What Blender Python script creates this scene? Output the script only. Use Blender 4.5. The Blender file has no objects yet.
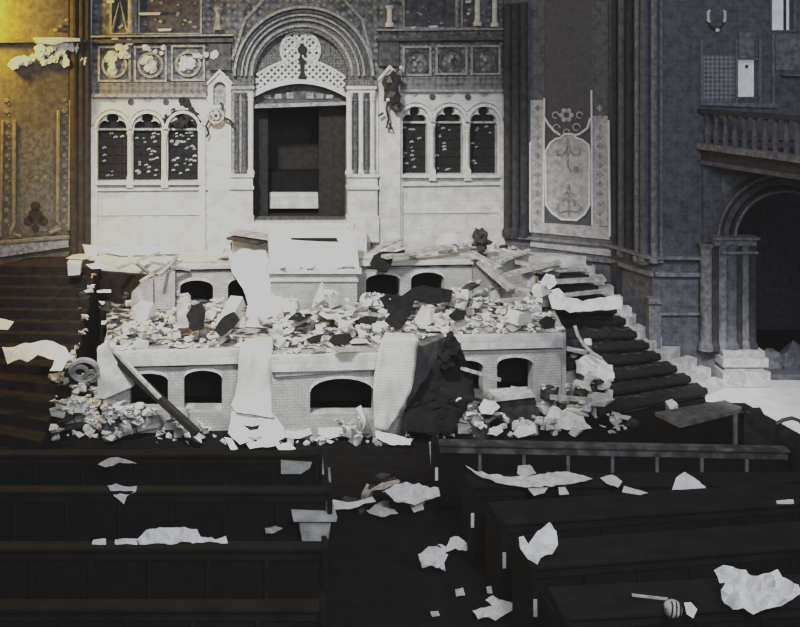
import bpy, bmesh, math, random
import numpy as np
from mathutils import Vector, Matrix, noise
from mathutils.geometry import tessellate_polygon, delaunay_2d_cdt
random.seed(7)
S = bpy.context.scene
COL = S.collection
F, CX, CY, H, K = 990.0, 298.0, 60.0, 6.4, 0.085
PI = math.pi

# ------------------------------------------------------------------ mapping
def P(px, py, Y):
    return Vector(((px-CX)/F*Y, Y, H-(py-CY)/F*Y))
def PZ(px, py, Z):
    return P(px, py, F*(H-Z)/(py-CY))
class Plane:
    """vertical plane through two plan points"""
    def __init__(s, a, b):
        s.a = Vector((a[0], a[1], 0)); d = Vector((b[0]-a[0], b[1]-a[1], 0)); s.d = d.normalized()
        s.n = Vector((s.d.y, -s.d.x, 0))
        if s.n.dot(s.a) > 0: s.n = -s.n
    def __call__(s, px, py, off=0.0):
        r = P(px, py, 1.0) - Vector((0, 0, H))
        t = s.n.dot(s.a)/s.n.dot(r)
        return Vector((0, 0, H)) + r*t + s.n*off
def KP(Y0): return Plane((0, Y0), (1, Y0+K))
def FP(p0, Y0, p1, Y1): return Plane(((p0-CX)/F*Y0, Y0), ((p1-CX)/F*Y1, Y1))
def arc(cx, cy, r, a0, a1, n=20, ry=None):
    ry = ry or r
    return [(cx+r*math.cos(math.radians(a0+(a1-a0)*i/n)), cy-ry*math.sin(math.radians(a0+(a1-a0)*i/n))) for i in range(n+1)]
def rect(x0, y0, x1, y1): return [(x0, y0), (x1, y0), (x1, y1), (x0, y1)]
def circ(cx, cy, r, n=20): return arc(cx, cy, r, 0, 360, n)[:-1]

# ------------------------------------------------------------------ materials
def nd(nt, t, **kw):
    n = nt.nodes.new(t)
    for k, v in kw.items(): setattr(n, k, v)
    return n
MATS = {}
def mat(name, c1, c2=None, scale=6, rough=.85, bump=.25, detail=5, fine=60, lo=.35, hi=.65, pattern=None, pc=None, pscale=1, emit=0, spec=.2, pstr=1.0):
    m = bpy.data.materials.new(name); m.use_nodes = True; nt = m.node_tree; L = nt.links
    b = nt.nodes['Principled BSDF']
    b.inputs['Roughness'].default_value = rough
    b.inputs['Specular IOR Level'].default_value = spec
    g = nd(nt, 'ShaderNodeNewGeometry'); pos = g.outputs['Position']
    n1 = nd(nt, 'ShaderNodeTexNoise'); n1.inputs['Scale'].default_value = scale; n1.inputs['Detail'].default_value = detail
    L.new(pos, n1.inputs['Vector'])
    r = nd(nt, 'ShaderNodeValToRGB'); c2 = c2 or tuple(x*.7 for x in c1)
    r.color_ramp.elements[0].position = lo; r.color_ramp.elements[0].color = (*c2, 1)
    r.color_ramp.elements[1].position = hi; r.color_ramp.elements[1].color = (*c1, 1)
    L.new(n1.outputs['Fac'], r.inputs['Fac']); out = r.outputs['Color']
    n2 = nd(nt, 'ShaderNodeTexNoise'); n2.inputs['Scale'].default_value = fine; n2.inputs['Detail'].default_value = 3
    L.new(pos, n2.inputs['Vector'])
    sx = nd(nt, 'ShaderNodeSeparateXYZ'); L.new(pos, sx.inputs[0])
    cb = nd(nt, 'ShaderNodeCombineXYZ'); L.new(sx.outputs['X'], cb.inputs['X']); L.new(sx.outputs['Z'], cb.inputs['Y'])
    height = n2.outputs['Fac']
    if pattern:
        if pattern == 'brick':
            t = nd(nt, 'ShaderNodeTexBrick'); t.inputs['Scale'].default_value = pscale
            t.inputs['Mortar Size'].default_value = .022; t.inputs['Color1'].default_value = (1,1,1,1); t.inputs['Color2'].default_value = (.8,.8,.8,1)
            t.inputs['Mortar'].default_value = (0,0,0,1); t.inputs['Brick Width'].default_value = .5; t.inputs['Row Height'].default_value = .2
            L.new(cb.outputs[0], t.inputs['Vector']); fac = t.outputs['Color']
        elif pattern == 'ashlar':
            t = nd(nt, 'ShaderNodeTexBrick'); t.inputs['Scale'].default_value = pscale
            t.inputs['Mortar Size'].default_value = .012; t.inputs['Color1'].default_value = (1,1,1,1); t.inputs['Color2'].default_value = (.86,.86,.86,1)
            t.inputs['Mortar'].default_value = (.3,.3,.3,1); t.inputs['Brick Width'].default_value = .9; t.inputs['Row Height'].default_value = .42
            L.new(cb.outputs[0], t.inputs['Vector']); fac = t.outputs['Color']
        elif pattern == 'voronoi':
            t = nd(nt, 'ShaderNodeTexVoronoi'); t.inputs['Scale'].default_value = pscale; t.inputs['Randomness'].default_value = .35
            L.new(cb.outputs[0], t.inputs['Vector'])
            q = nd(nt, 'ShaderNodeValToRGB'); q.color_ramp.elements[0].position = .18; q.color_ramp.elements[1].position = .42
            L.new(t.outputs['Distance'], q.inputs['Fac']); fac = q.outputs['Color']
        elif pattern == 'diaper':
            mp = nd(nt, 'ShaderNodeMapping'); mp.inputs['Rotation'].default_value = (0, 0, PI/4); L.new(cb.outputs[0], mp.inputs['Vector'])
            t = nd(nt, 'ShaderNodeTexChecker'); t.inputs['Scale'].default_value = pscale
            t.inputs['Color1'].default_value = (1,1,1,1); t.inputs['Color2'].default_value = (0,0,0,1)
            L.new(mp.outputs[0], t.inputs['Vector']); fac = t.outputs['Color']
        elif pattern == 'lines':
            t = nd(nt, 'ShaderNodeTexWave'); t.bands_direction = 'Y'; t.inputs['Scale'].default_value = pscale
            t.inputs['Distortion'].default_value = 1.5; t.inputs['Detail'].default_value = 3; t.inputs['Detail Scale'].default_value = 6
            L.new(cb.outputs[0], t.inputs['Vector']); fac = t.outputs['Color']
        mx = nd(nt, 'ShaderNodeMix'); mx.data_type = 'RGBA'
        pcn = nd(nt, 'ShaderNodeMix'); pcn.data_type = 'RGBA'; pcn.inputs[0].default_value = pstr
        L.new(out, pcn.inputs[6]); pcn.inputs[7].default_value = (*pc, 1)
        L.new(fac, mx.inputs[0]); L.new(pcn.outputs[2], mx.inputs[6]); L.new(out, mx.inputs[7])
        out = mx.outputs[2]
    mm = nd(nt, 'ShaderNodeMix'); mm.data_type = 'RGBA'; mm.blend_type = 'MULTIPLY'; mm.inputs[0].default_value = .55
    rr = nd(nt, 'ShaderNodeValToRGB'); rr.color_ramp.elements[0].position = .3; rr.color_ramp.elements[0].color = (.45,.45,.45,1); rr.color_ramp.elements[1].position = .6
    L.new(n2.outputs['Fac'], rr.inputs['Fac']); L.new(out, mm.inputs[6]); L.new(rr.outputs['Color'], mm.inputs[7]); out = mm.outputs[2]
    L.new(out, b.inputs['Base Color'])
    if emit:
        L.new(out, b.inputs['Emission Color']); b.inputs['Emission Strength'].default_value = emit
    bp = nd(nt, 'ShaderNodeBump'); bp.inputs['Strength'].default_value = bump; bp.inputs['Distance'].default_value = .02
    L.new(height, bp.inputs['Height']); L.new(bp.outputs[0], b.inputs['Normal'])
    MATS[name] = m; return m
W = (.82, .81, .78)
mat('white_stone', (.74,.73,.7), (.5,.49,.47), 4, pattern='ashlar', pc=(.42,.42,.4), pscale=1.3, pstr=.8)
mat('white_trim', (.74,.73,.7), (.54,.53,.51), 7, fine=40)
mat('brick_shade', (.16,.16,.155), (.08,.08,.08), 6, pattern='brick', pc=(.06,.06,.06), pscale=4.6, pstr=.7)  # darker copy of the pale brick, its shade put into the colour
mat('pale_brick', (.56,.55,.53), (.38,.37,.36), 5, pattern='brick', pc=(.3,.3,.29), pscale=4.0, pstr=.95)
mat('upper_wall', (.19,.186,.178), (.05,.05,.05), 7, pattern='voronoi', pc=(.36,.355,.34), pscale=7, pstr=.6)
mat('mid_trim', (.42,.41,.4), (.2,.2,.195), 12, fine=45)
mat('dark_trim', (.12,.12,.125), (.05,.05,.055), 8)
mat('band_pattern', (.2,.2,.2), (.07,.07,.07), 9, pattern='diaper', pc=(.33,.33,.32), pscale=11, pstr=.35)
mat('arch_stone', (.15,.148,.145), (.06,.06,.06), 14, pattern='voronoi', pc=(.28,.28,.27), pscale=16, pstr=.6)
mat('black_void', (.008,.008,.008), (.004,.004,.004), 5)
mat('dark_marble', (.05,.05,.052), (.12,.12,.12), 14, rough=.4, spec=.4)
mat('soot_shade', (.03,.03,.03), (.015,.015,.015), 9)  # soot, also the painted shade under the copings
mat('lead_dark', (.02,.02,.021), (.01,.01,.01), 20, rough=.5)
mat('glass_glint', (.6,.6,.58), (.3,.3,.3), 20)
mat('filigree', (.8,.79,.76), (.5,.5,.48), 20)
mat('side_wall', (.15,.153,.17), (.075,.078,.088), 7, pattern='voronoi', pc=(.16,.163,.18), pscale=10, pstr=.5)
mat('side_trim', (.25,.255,.275), (.12,.122,.13), 10)
mat('side_dark', (.06,.062,.07), (.03,.03,.035), 8)
mat('panel_light', (.56,.56,.565), (.34,.34,.35), 9)
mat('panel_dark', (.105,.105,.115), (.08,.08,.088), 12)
mat('panel_line', (.92,.91,.9), (.75,.75,.75), 9)
mat('left_panel', (.16,.145,.115), (.09,.08,.06), 8)
mat('left_line', (.28,.25,.19), (.16,.14,.11), 9)
mat('lattice_panel', (.2,.2,.21), (.1,.1,.105), 9, pattern='diaper', pc=(.32,.32,.33), pscale=16, pstr=.9)
mat('daylight_glass', (.75,.76,.78), (.6,.62,.64), 5, emit=.45)
mat('floor_dark', (.012,.011,.0105), (.006,.006,.006), 4, spec=.05)
mat('floor_light', (.82,.81,.8), (.66,.65,.64), 3)
mat('step_stone', (.74,.73,.71), (.42,.41,.4), 5)
mat('dust_shadow_ground', (.45,.44,.42), (.03,.03,.03), 6, lo=.45, hi=.6)  # dust, with dark patches painted in as shadow gaps between rubble
mat('rubble_white', (.84,.83,.79), (.5,.49,.47), 4)
mat('rubble_grey', (.52,.51,.49), (.3,.3,.29), 6)
mat('rubble_dark', (.075,.07,.065), (.03,.03,.03), 8)
mat('paper', (.9,.89,.86), (.72,.71,.69), 5, bump=.15, fine=90)
mat('paper_grey', (.6,.59,.57), (.38,.37,.36), 6, bump=.15)
mat('parchment', (.78,.77,.73), (.6,.59,.56), 3, pattern='lines', pc=(.45,.44,.42), pscale=6.5, pstr=.55, bump=.15)
mat('plank', (.62,.61,.58), (.3,.29,.28), 9)
mat('plank_dark', (.035,.033,.031), (.02,.019,.018), 9)
mat('black_cloth', (.012,.012,.012), (.006,.006,.006), 9)
mat('dark_carpet', (.026,.025,.025), (.012,.012,.012), 22, lo=.4, hi=.7, bump=.5)
mat('carpet_dust', (.11,.11,.11), (.02,.02,.02), 9, lo=.5, hi=.7, bump=.5)
mat('pew_wood', (.010,.0093,.009), (.005,.0048,.0046), 8, rough=.85, spec=.1)
mat('pew_rail', (.15,.147,.142), (.05,.049,.048), 5, rough=.6, lo=.45)
mat('pew_post', (.22,.215,.21), (.1,.1,.097), 8, rough=.6)
mat('pew_left', (.010,.009,.0082), (.005,.005,.0045), 8, rough=.85, spec=.1)
mat('pew_left_rail', (.015,.0138,.0125), (.007,.0065,.006), 3, rough=.8, spec=.1)
mat('iron', (.03,.03,.03), (.015,.015,.015), 15, rough=.5, spec=.4)
mat('brass_pale', (.6,.59,.56), (.3,.3,.29), 12, rough=.5)
mat('left_heap', (.022,.017,.012), (.008,.0065,.005), 6)
mat('left_wall', (.16,.14,.105), (.08,.07,.05), 7, pattern='voronoi', pc=(.2,.18,.14), pscale=10, pstr=.4)
mat('left_dark', (.06,.05,.035), (.035,.03,.022), 7)
mat('left_field', (.2,.185,.15), (.1,.09,.075), 12)
mat('light_bulb', (.85,.85,.83), (.7,.7,.7), 5)

# ------------------------------------------------------------------ mesh builder
class MB:
    def __init__(s): s.v = []; s.f = []; s.m = []; s.cur = 0
    def add(s, vs, fs):
        o = len(s.v); s.v += [Vector(x) for x in vs]
        for f in fs: s.f.append(tuple(o+i for i in f)); s.m.append(s.cur)
        return s
    def pp(s, loops, pl, o0, o1):
        """prism of a 2-D outline (with holes) standing on a plane"""
        if not isinstance(loops[0][0], (tuple, list)): loops = [loops]
        flat = [p for l in loops for p in l]
        tri = tessellate_polygon([[Vector((p[0], p[1], 0)) for p in l] for l in loops])
        n = len(flat)
        vs = [pl(p[0], p[1], o1) for p in flat]+[pl(p[0], p[1], o0) for p in flat]
        fs = []
        for t in tri: fs.append(tuple(t)); fs.append(tuple(n+i for i in reversed(t)))
        o = 0
        for l in loops:
            k = len(l)
            for i in range(k):
                j = (i+1) % k; fs.append((o+i, o+j, n+o+j, n+o+i))
            o += k
        return s.add(vs, fs)
    def box(s, c, size, M=None):
        hx, hy, hz = [x/2 for x in size]; c = Vector(c)
        vs = [Vector((x*hx, y*hy, z*hz)) for x in (-1, 1) for y in (-1, 1) for z in (-1, 1)]
        if M: vs = [M @ v for v in vs]
        return s.add([v+c for v in vs], [(0,1,3,2),(4,6,7,5),(0,4,5,1),(2,3,7,6),(0,2,6,4),(1,5,7,3)])
    def bar(s, a, b, w, h, up=(0,0,1)):
        a, b = Vector(a), Vector(b); d = (b-a).normalized(); u = Vector(up); r = d.cross(u)
        if r.length < 1e-4: r = d.cross(Vector((1,0,0)))
        r.normalize(); u = r.cross(d)
        vs = [p+r*sx*w/2+u*sz*h/2 for p in (a, b) for sx, sz in ((-1,-1),(1,-1),(1,1),(-1,1))]
        return s.add(vs, [(0,1,2,3),(7,6,5,4),(0,4,5,1),(1,5,6,2),(2,6,7,3),(3,7,4,0)])
    def tube(s, pts, r, n=7, cap=True):
        pts = [Vector(p) for p in pts]; rs = r if isinstance(r, (list, tuple)) else [r]*len(pts)
        vs = []; fs = []
        prev = None
        for i, p in enumerate(pts):
            d = (pts[min(i+1, len(pts)-1)]-pts[max(i-1, 0)])
            if d.length < 1e-6: d = Vector((0,0,1))
            d.normalize()
            a = prev if prev else (Vector((0,-1,0)) if abs(d.y) < .9 else Vector((1,0,0)))
            u = (a-d*a.dot(d)).normalized(); prev = u; w = d.cross(u)
            for k in range(n):
                t = 2*PI*k/n; vs.append(p+(u*math.cos(t)+w*math.sin(t))*rs[i])
        for i in range(len(pts)-1):
            for k in range(n):
                fs.append((i*n+k, i*n+(k+1) % n, (i+1)*n+(k+1) % n, (i+1)*n+k))
        if cap: fs += [tuple(reversed(range(n))), tuple(range((len(pts)-1)*n, len(pts)*n))]
        return s.add(vs, fs)
    def ptube(s, pts, pl, off, r, n=6): return s.tube([pl(p[0], p[1], off) for p in pts], r, n)
    def lathe(s, base, prof, n=14):
        base = Vector(base); vs = []; fs = []
        for r, z in prof:
            for k in range(n): vs.append(base+Vector((r*math.cos(2*PI*k/n), r*math.sin(2*PI*k/n), z)))
        for i in range(len(prof)-1):
            for k in range(n): fs.append((i*n+k, i*n+(k+1) % n, (i+1)*n+(k+1) % n, (i+1)*n+k))
        fs += [tuple(reversed(range(n))), tuple(range((len(prof)-1)*n, len(prof)*n))]
        return s.add(vs, fs)
    def hull(s, pts):
        bm = bmesh.new()
        for p in pts: bm.verts.new(p)
        bmesh.ops.convex_hull(bm, input=bm.verts)
        lone = [v for v in bm.verts if not v.link_faces]
        bmesh.ops.delete(bm, geom=lone, context='VERTS')
        bm.verts.index_update()
        s.add([v.co.copy() for v in bm.verts], [tuple(v.index for v in f.verts) for f in bm.faces]); bm.free()
        return s
    def blob(s, c, r, seed=0, amp=.35, sub=2, sq=(1,1,1)):
        bm = bmesh.new(); bmesh.ops.create_icosphere(bm, subdivisions=sub, radius=1)
        c = Vector(c)
        for v in bm.verts:
            k = 1+amp*noise.noise(v.co*1.7+Vector((seed*3.1, seed, 0)))*1.6
            v.co = Vector((v.co.x*k*r*sq[0], v.co.y*k*r*sq[1], v.co.z*k*r*sq[2]))+c
        bm.verts.index_update()
        s.add([v.co.copy() for v in bm.verts], [tuple(v.index for v in f.verts) for f in bm.faces]); bm.free()
        return s
    def pblob(s, px, py, pl, off, rpx, seed, flat_=.45, amp=.55):
        return s.blob(pl(px, py, off), rpx*pl.a.length/F, seed, amp, 2, (1, flat_, 1))
    def build(s, name, mats, parent=None, smooth=False, label=None, bevel=0, solid=0):
        vs = s.v
        if not isinstance(mats, (list, tuple)): mats = [mats]
        xs = [v.x for v in vs]; ys = [v.y for v in vs]; zs = [v.z for v in vs]
        org = Vector(((min(xs)+max(xs))/2, (min(ys)+max(ys))/2, min(zs)))
        me = bpy.data.meshes.new(name); me.from_pydata([v-org for v in vs], [], s.f)
        for m in mats: me.materials.append(MATS[m])
        me.polygons.foreach_set('material_index', s.m)
        bm = bmesh.new(); bm.from_mesh(me); bmesh.ops.recalc_face_normals(bm, faces=bm.faces); bm.to_mesh(me); bm.free()
        if smooth: me.polygons.foreach_set('use_smooth', [True]*len(me.polygons))
        o = bpy.data.objects.new(name, me); COL.objects.link(o)
        if parent:
            o.parent = parent; o.location = org-wloc(parent)
        else: o.location = org
        if label: o['label'] = label
        if bevel:
            b = o.modifiers.new('bevel', 'BEVEL'); b.width = bevel; b.segments = 2; b.limit_method = 'ANGLE'
        if solid:
            b = o.modifiers.new('thickness', 'SOLIDIFY'); b.thickness = solid
        return o
def wloc(o):
    l = o.location.copy()
    while o.parent: o = o.parent; l += o.location
    return l
def tag(o, label, cat, group=None, kind=None):
    o['label'] = label; o['category'] = cat
    if group: o['group'] = group
    if kind: o['kind'] = kind
    return o
def struct(o): o['kind'] = 'structure'; return o
def empty(name, loc, label=None, cat=None, group=None):
    o = bpy.data.objects.new(name, None); o.location = loc; o.empty_display_size = .2; COL.objects.link(o)
    if label: tag(o, label, cat, group)
    return o

# ------------------------------------------------------------------ height map of the place (what things come to rest on)
GX0, GX1, GY0, GY1, GR = -9.5, 12.0, 8.0, 22.6, .05
NX, NY = int((GX1-GX0)/GR), int((GY1-GY0)/GR)
HM = np.zeros((NX, NY))
XX = GX0+GR*(np.arange(NX)+.5)[:, None]; YY = GY0+GR*(np.arange(NY)+.5)[None, :]
def hset(mask, z): HM[mask] = np.maximum(HM[mask], z)
def hpoly(poly, z):
    m = np.zeros((NX, NY), bool); n = len(poly)
    for i in range(n):
        x0, y0 = poly[i][:2]; x1, y1 = poly[(i+1) % n][:2]
        if y0 == y1: continue
        c = ((y0 > YY) != (y1 > YY)) & (XX < (x1-x0)*(YY-y0)/(y1-y0)+x0)
        m ^= c
    hset(m, z)
def hat(x, y):
    i = min(max(int((x-GX0)/GR), 0), NX-1); j = min(max(int((y-GY0)/GR), 0), NY-1); return HM[i, j]
def hit(px, py, y0=8.2, y1=22.4):
    y = y0
    while y < y1:
        p = P(px, py, y)
        if p.z <= hat(p.x, p.y): return p
        y += .025
    return None

# ================================================================== BACK WALL
BW = KP(22.0)
win_rects = [(97.5,127.5,181,129.5,112), (133,161.5,181,129.5,112), (168,198,181,129.5,111),
             (402,427.5,174,122.5,105), (435,463,174,122.5,105), (470,497.5,174,122.5,105)]
def trefoil(x0, x1, sill, bar, top):
    c = (x0+x1)/2; w = (x1-x0)/2; k = w/15
    pts = [(x0, sill), (x0, bar+2)]
    pts += arc(c-7.0*k, bar-2, 7*k, 200, 65, 6)
    pts += arc(c, top+7, 6.2*k, 205, -25, 9, 7)
    pts += arc(c+7.0*k, bar-2, 7*k, 115, -20, 6)
    pts += [(x1, bar+2), (x1, sill)]
    return pts
m = MB()
left_out = [(84,264), (90,96), (233,96), (233,264)]
right_out = [(373,264), (373,91), (505,91), (509,264)]
m.pp([left_out]+[trefoil(*w) for w in win_rects[:3]], BW, -.35, 0)
m.pp([right_out]+[trefoil(*w) for w in win_rects[3:]], BW, -.35, 0)
m.cur = 1
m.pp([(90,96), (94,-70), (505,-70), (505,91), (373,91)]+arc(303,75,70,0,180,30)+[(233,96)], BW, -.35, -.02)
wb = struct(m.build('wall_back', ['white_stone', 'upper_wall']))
def part(mb, name, mt, parent=None, **kw): return mb.build(name, mt, parent or wb, **kw)
# archivolts above windows, spandrel bosses, columns
for i, (x0, x1, sill, bar, top) in enumerate(win_rects):
    c = (x0+x1)/2
    m = MB(); m.pp(arc(c, bar-1, 18, 0, 180, 18)+arc(c, bar-1, 15.2, 180, 0, 18), BW, 0, .09)
    m.pp(arc(c, bar-1, 21, 10, 170, 18)+arc(c, bar-1, 19.3, 170, 10, 18), BW, 0, .05); part(m, 'window_arch', 'white_trim')
    m = MB()
    for dx in (-12, 12): m.pp(circ(c+dx, bar-11, 2, 10), BW, 0, .012)
    part(m, 'arch_rosette', 'mid_trim')
    m = MB(); m.pp(rect(x0-2, sill, x1+2, sill+3), BW, 0, .14); part(m, 'window_sill', 'white_trim')
for xa, bar, sill in ((130.3,129.5,181),(164.8,129.5,181),(431.3,122.5,174),(466.5,122.5,174)):
    m = MB(); b = BW(xa, sill+1, .06); t = BW(xa, bar+3, .06); hh = t.z-b.z
    m.lathe(b, [(.07,0),(.075,.05),(.05,.1),(.042,.14),(.04,hh-.16),(.055,hh-.13),(.05,hh-.1),(.085,hh)], 12); part(m, 'colonnette', 'white_trim', smooth=False)
    m = MB(); m.pp([(xa-3.6,sill+6),(xa-3,sill-5),(xa,sill-8),(xa+3,sill-5),(xa+3.6,sill+6)], BW, 0, .13); part(m, 'column_base', 'white_trim')
for xa, y0, y1 in ((94.5,128,250),(202,128,250),(398.5,121,245),(502.5,121,245)):
    m = MB(); m.pp(rect(xa-3.2, y0, xa+3.2, y1), BW, 0, .08); part(m, 'pilaster_strip', 'white_trim')
# spandrel discs + diamond ornaments
for xs_, y in (((113,131,148,166,184),102), ((414,432.5,449,468,484),97)):
    for q, x in enumerate(xs_):
        m = MB()
        if q % 2: m.pp(circ(x, y, 3.2, 12), BW, 0, .02); part(m, 'spandrel_boss', 'dark_trim')
        else: m.pp([(x-5,y-3),(x,y-6),(x+5,y-3),(x,y)], BW, 0, .02); part(m, 'spandrel_ornament', 'mid_trim')
# horizontal mouldings
def hband(name, x0, x1, y0, y1, yr0, yr1, off, mt, base=0):
    m = MB(); m.pp([(x0,y0),(x1,yr0),(x1,yr1),(x0,y1)], BW, base, off); return part(m, name, mt)
hband('string_course', 87, 233, 188, 190.5, 187, 189.5, .07, 'white_trim'); hband('string_course', 373, 508, 183.5, 186, 182, 184.5, .07, 'white_trim')
hband('string_course', 86, 233, 214, 215.5, 213, 214.5, .03, 'white_trim'); hband('string_course', 373, 508, 212, 213.5, 211, 212.5, .03, 'white_trim')
hband('frieze_band', 92, 206, 83, 96, 82, 95, .03, 'band_pattern', -.02); hband('frieze_band', 400, 505, 77, 91, 76, 90, .03, 'band_pattern', -.02)
hband('frieze_cornice', 92, 206, 94, 97, 94, 97, .1, 'mid_trim', -.02); hband('frieze_cornice', 400, 505, 89, 92, 89, 92, .1, 'mid_trim', -.02)
hband('upper_cornice', 92, 233, 40, 43.5, 38.5, 42, .16, 'dark_trim', -.02); hband('upper_cornice', 376, 505, 38, 41, 37, 40, .16, 'dark_trim', -.02)
hband('upper_cornice', 92, 233, 36, 37.5, 34.5, 36, .2, 'mid_trim', -.02); hband('upper_cornice', 376, 505, 29, 31, 28, 30, .12, 'mid_trim', -.02)
# medallion panels
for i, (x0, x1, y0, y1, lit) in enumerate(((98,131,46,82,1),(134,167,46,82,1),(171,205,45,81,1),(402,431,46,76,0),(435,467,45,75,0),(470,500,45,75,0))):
    c = ((x0+x1)/2, (y0+y1)/2+1)
    m = MB(); m.pp([rect(x0,y0,x1,y1), rect(x0+2.2,y0+2.2,x1-2.2,y1-2.2)], BW, -.02, .06)
    fr = part(m, 'relief_panel', 'mid_trim')
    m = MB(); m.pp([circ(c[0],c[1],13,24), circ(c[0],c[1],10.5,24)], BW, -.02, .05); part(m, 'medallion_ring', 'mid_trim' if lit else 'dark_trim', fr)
    m = MB(); rnd = random.Random(i)
    for k in range(9 if lit else 4):
        a = rnd.uniform(0, 2*PI); q = rnd.uniform(0, 7 if lit else 4)
        m.pblob(c[0]-2+q*math.cos(a)*.8, c[1]-2+q*math.sin(a)*1.3, BW, .03, rnd.uniform(2.6,5) if lit else rnd.uniform(1.3,2.2), i*20+k)
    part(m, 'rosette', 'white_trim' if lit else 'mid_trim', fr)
# broken stucco left above the panels
rnd = random.Random(4)
for cx_, cy_, n_, sx_, sy_ in ((122,41,5,10,2),(120,52,7,8,6),(205,55,8,11,3),(160,50,5,16,4)):
    m = MB()
    for k in range(n_):
        m.pblob(cx_+rnd.uniform(-sx_,sx_), cy_+rnd.uniform(-sy_,sy_), BW, .1, rnd.uniform(1.6,4), k+n_)
    part(m, 'stucco_fragment', 'white_trim')
# upper storey: dark recesses with small columns
for x0, x1, y1 in ((112,135,33),(140,200,33),(404,455,27),(462,474,27)):
    m = MB(); m.pp(rect(x0,-60,x1,y1), BW, -.02, .0); part(m, 'blind_recess', 'dark_trim')
    m = MB(); m.pp([rect(x0-2,-62,x1+2,y1+1.5), rect(x0,-60,x1,y1)], BW, -.02, .08); part(m, 'recess_frame', 'mid_trim')
    m = MB()
    for k in range(int((x1-x0)*.5)):
        x = rnd.uniform(x0+3, x1-3); y = rnd.uniform(-50, y1-3); r_ = rnd.uniform(.6, 1.6)
        m.pp([(x-r_*2,y),(x,y-r_),(x+r_*1.5,y),(x,y+r_*1.4)], BW, 0, .025)
    part(m, 'carved_ornament', 'mid_trim')
for x, y0, y1 in ((131,-30,33),(218,8,30),(388.5,6,27),(476,-20,26),(493,-20,27)):
    m = MB(); b = BW(x, y1, .12); hh = BW(x, y0, .12).z-b.z
    m.lathe(b, [(.1,0),(.1,.07),(.06,.12),(.055,hh-.1),(.1,hh-.03),(.1,hh)], 10); part(m, 'upper_column', 'mid_trim' if x < 380 else 'white_trim')
for pts in ([(112,33),(120,0),(128,33)], [(232,60),(245,20),(275,-12)], [(372,60),(362,20),(333,-12)]):
    m = MB(); m.ptube(pts, BW, .04, .035); part(m, 'gable_moulding', 'mid_trim')
for x, y, w in ((111,2,8),(150,14,22),(165,30,14),(467,2,6),(467,14,3),(432,27,9),(412,28,5)):
    m = MB(); m.pp([(x-w/2,y-1),(x+w/2,y-1.4),(x+w/2-1,y+1.2),(x-w/2+1,y+1.5)], BW, -.02, .15); part(m, 'broken_moulding', 'white_trim')

# windows
for i, w in enumerate(win_rects):
    x0, x1, sill, bar, top = w; c = (x0+x1)/2
    root = struct(empty('window_%d' % (i+1), BW(c, sill, -.2)))
    m = MB(); m.pp(trefoil(*w), BW, -.26, -.22); m.build('pane', 'lead_dark', root)
    m = MB(); m.pp(rect(x0, bar-.9, x1, bar+1.1), BW, -.2, -.1); m.build('transom', 'glass_glint' if i != 0 and i < 4 else 'mid_trim', root)
    m = MB()
    n = 4
    for k in range(1, n): m.ptube([(x0+(x1-x0)*k/n, sill), (x0+(x1-x0)*k/n, bar)], BW, -.2, .012, 5)
    for k in range(1, 6): m.ptube([(x0, bar+(sill-bar)*k/6), (x1, bar+(sill-bar)*k/6)], BW, -.2, .012, 5)
    m.build('lattice', 'soot_shade', root)
    rnd = random.Random(40+i); m = MB()
    for k in range([9, 26, 34, 14, 12, 8][i]):
        x = x0+2.5+rnd.random()*(x1-x0-6); y = bar+3+rnd.random()*(sill-bar-6)
        q = rnd.uniform(.6,1.25); m.pp([(x-1.8*q,y),(x+.4,y-1.3*q),(x+2.2*q,y-.5),(x+1.4*q,y+.9*q),(x,y+.1),(x-.9*q,y+1.3*q)], BW, -.215, -.185)
    m.build('glass_shard', 'glass_glint' if 0 < i < 3 else 'mid_trim', root)  # pale colour stands in for glints on the broken glass
    if i in (2,):
        m = MB()
        for k in range(9):
            x = x0-3+rnd.random()*(x1-x0+4); y = 102+rnd.random()*22
            m.pblob(x, y, BW, .04, rnd.uniform(3,6), k, .25, .8)
        m.build('soot_patch', 'soot_shade', root)

# pilaster niches
def niche(x0, x1, ytop, ybot):
    c = (x0+x1)/2; w = (x1-x0)/2
    m = MB(); m.pp([[(x0,ybot),(x0,ytop+13),(c,ytop),(x1,ytop+13),(x1,ybot)], [(c-w*.55,ytop+34)]+arc(c,ytop+17,w*.55,180,0,10)+[(c+w*.55,ytop+34)]], BW, 0, .16)
    n = part(m, 'niche_pilaster', 'white_stone')
    m = MB(); m.pp([(c-w*.55,ytop+34)]+arc(c,ytop+17,w*.55,180,0,10)+[(c+w*.55,ytop+34)], BW, 0, .03); part(m, 'niche_back', 'mid_trim', n)
    m = MB(); m.pp([(x0-1,ytop+14),(x0-1,ytop+11),(c,ytop-2),(x1+1,ytop+11),(x1+1,ytop+14),(c,ytop+1.5)], BW, .1, .22); part(m, 'gable', 'white_trim', n)
niche(208, 231, 71, 262); niche(378, 399, 67, 258)
hband('upper_pilaster', 209, 231, 44, 70, 44, 70, .1, 'dark_trim', -.02); hband('upper_pilaster', 378, 398, 40, 66, 40, 66, .1, 'dark_trim', -.02)
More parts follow.
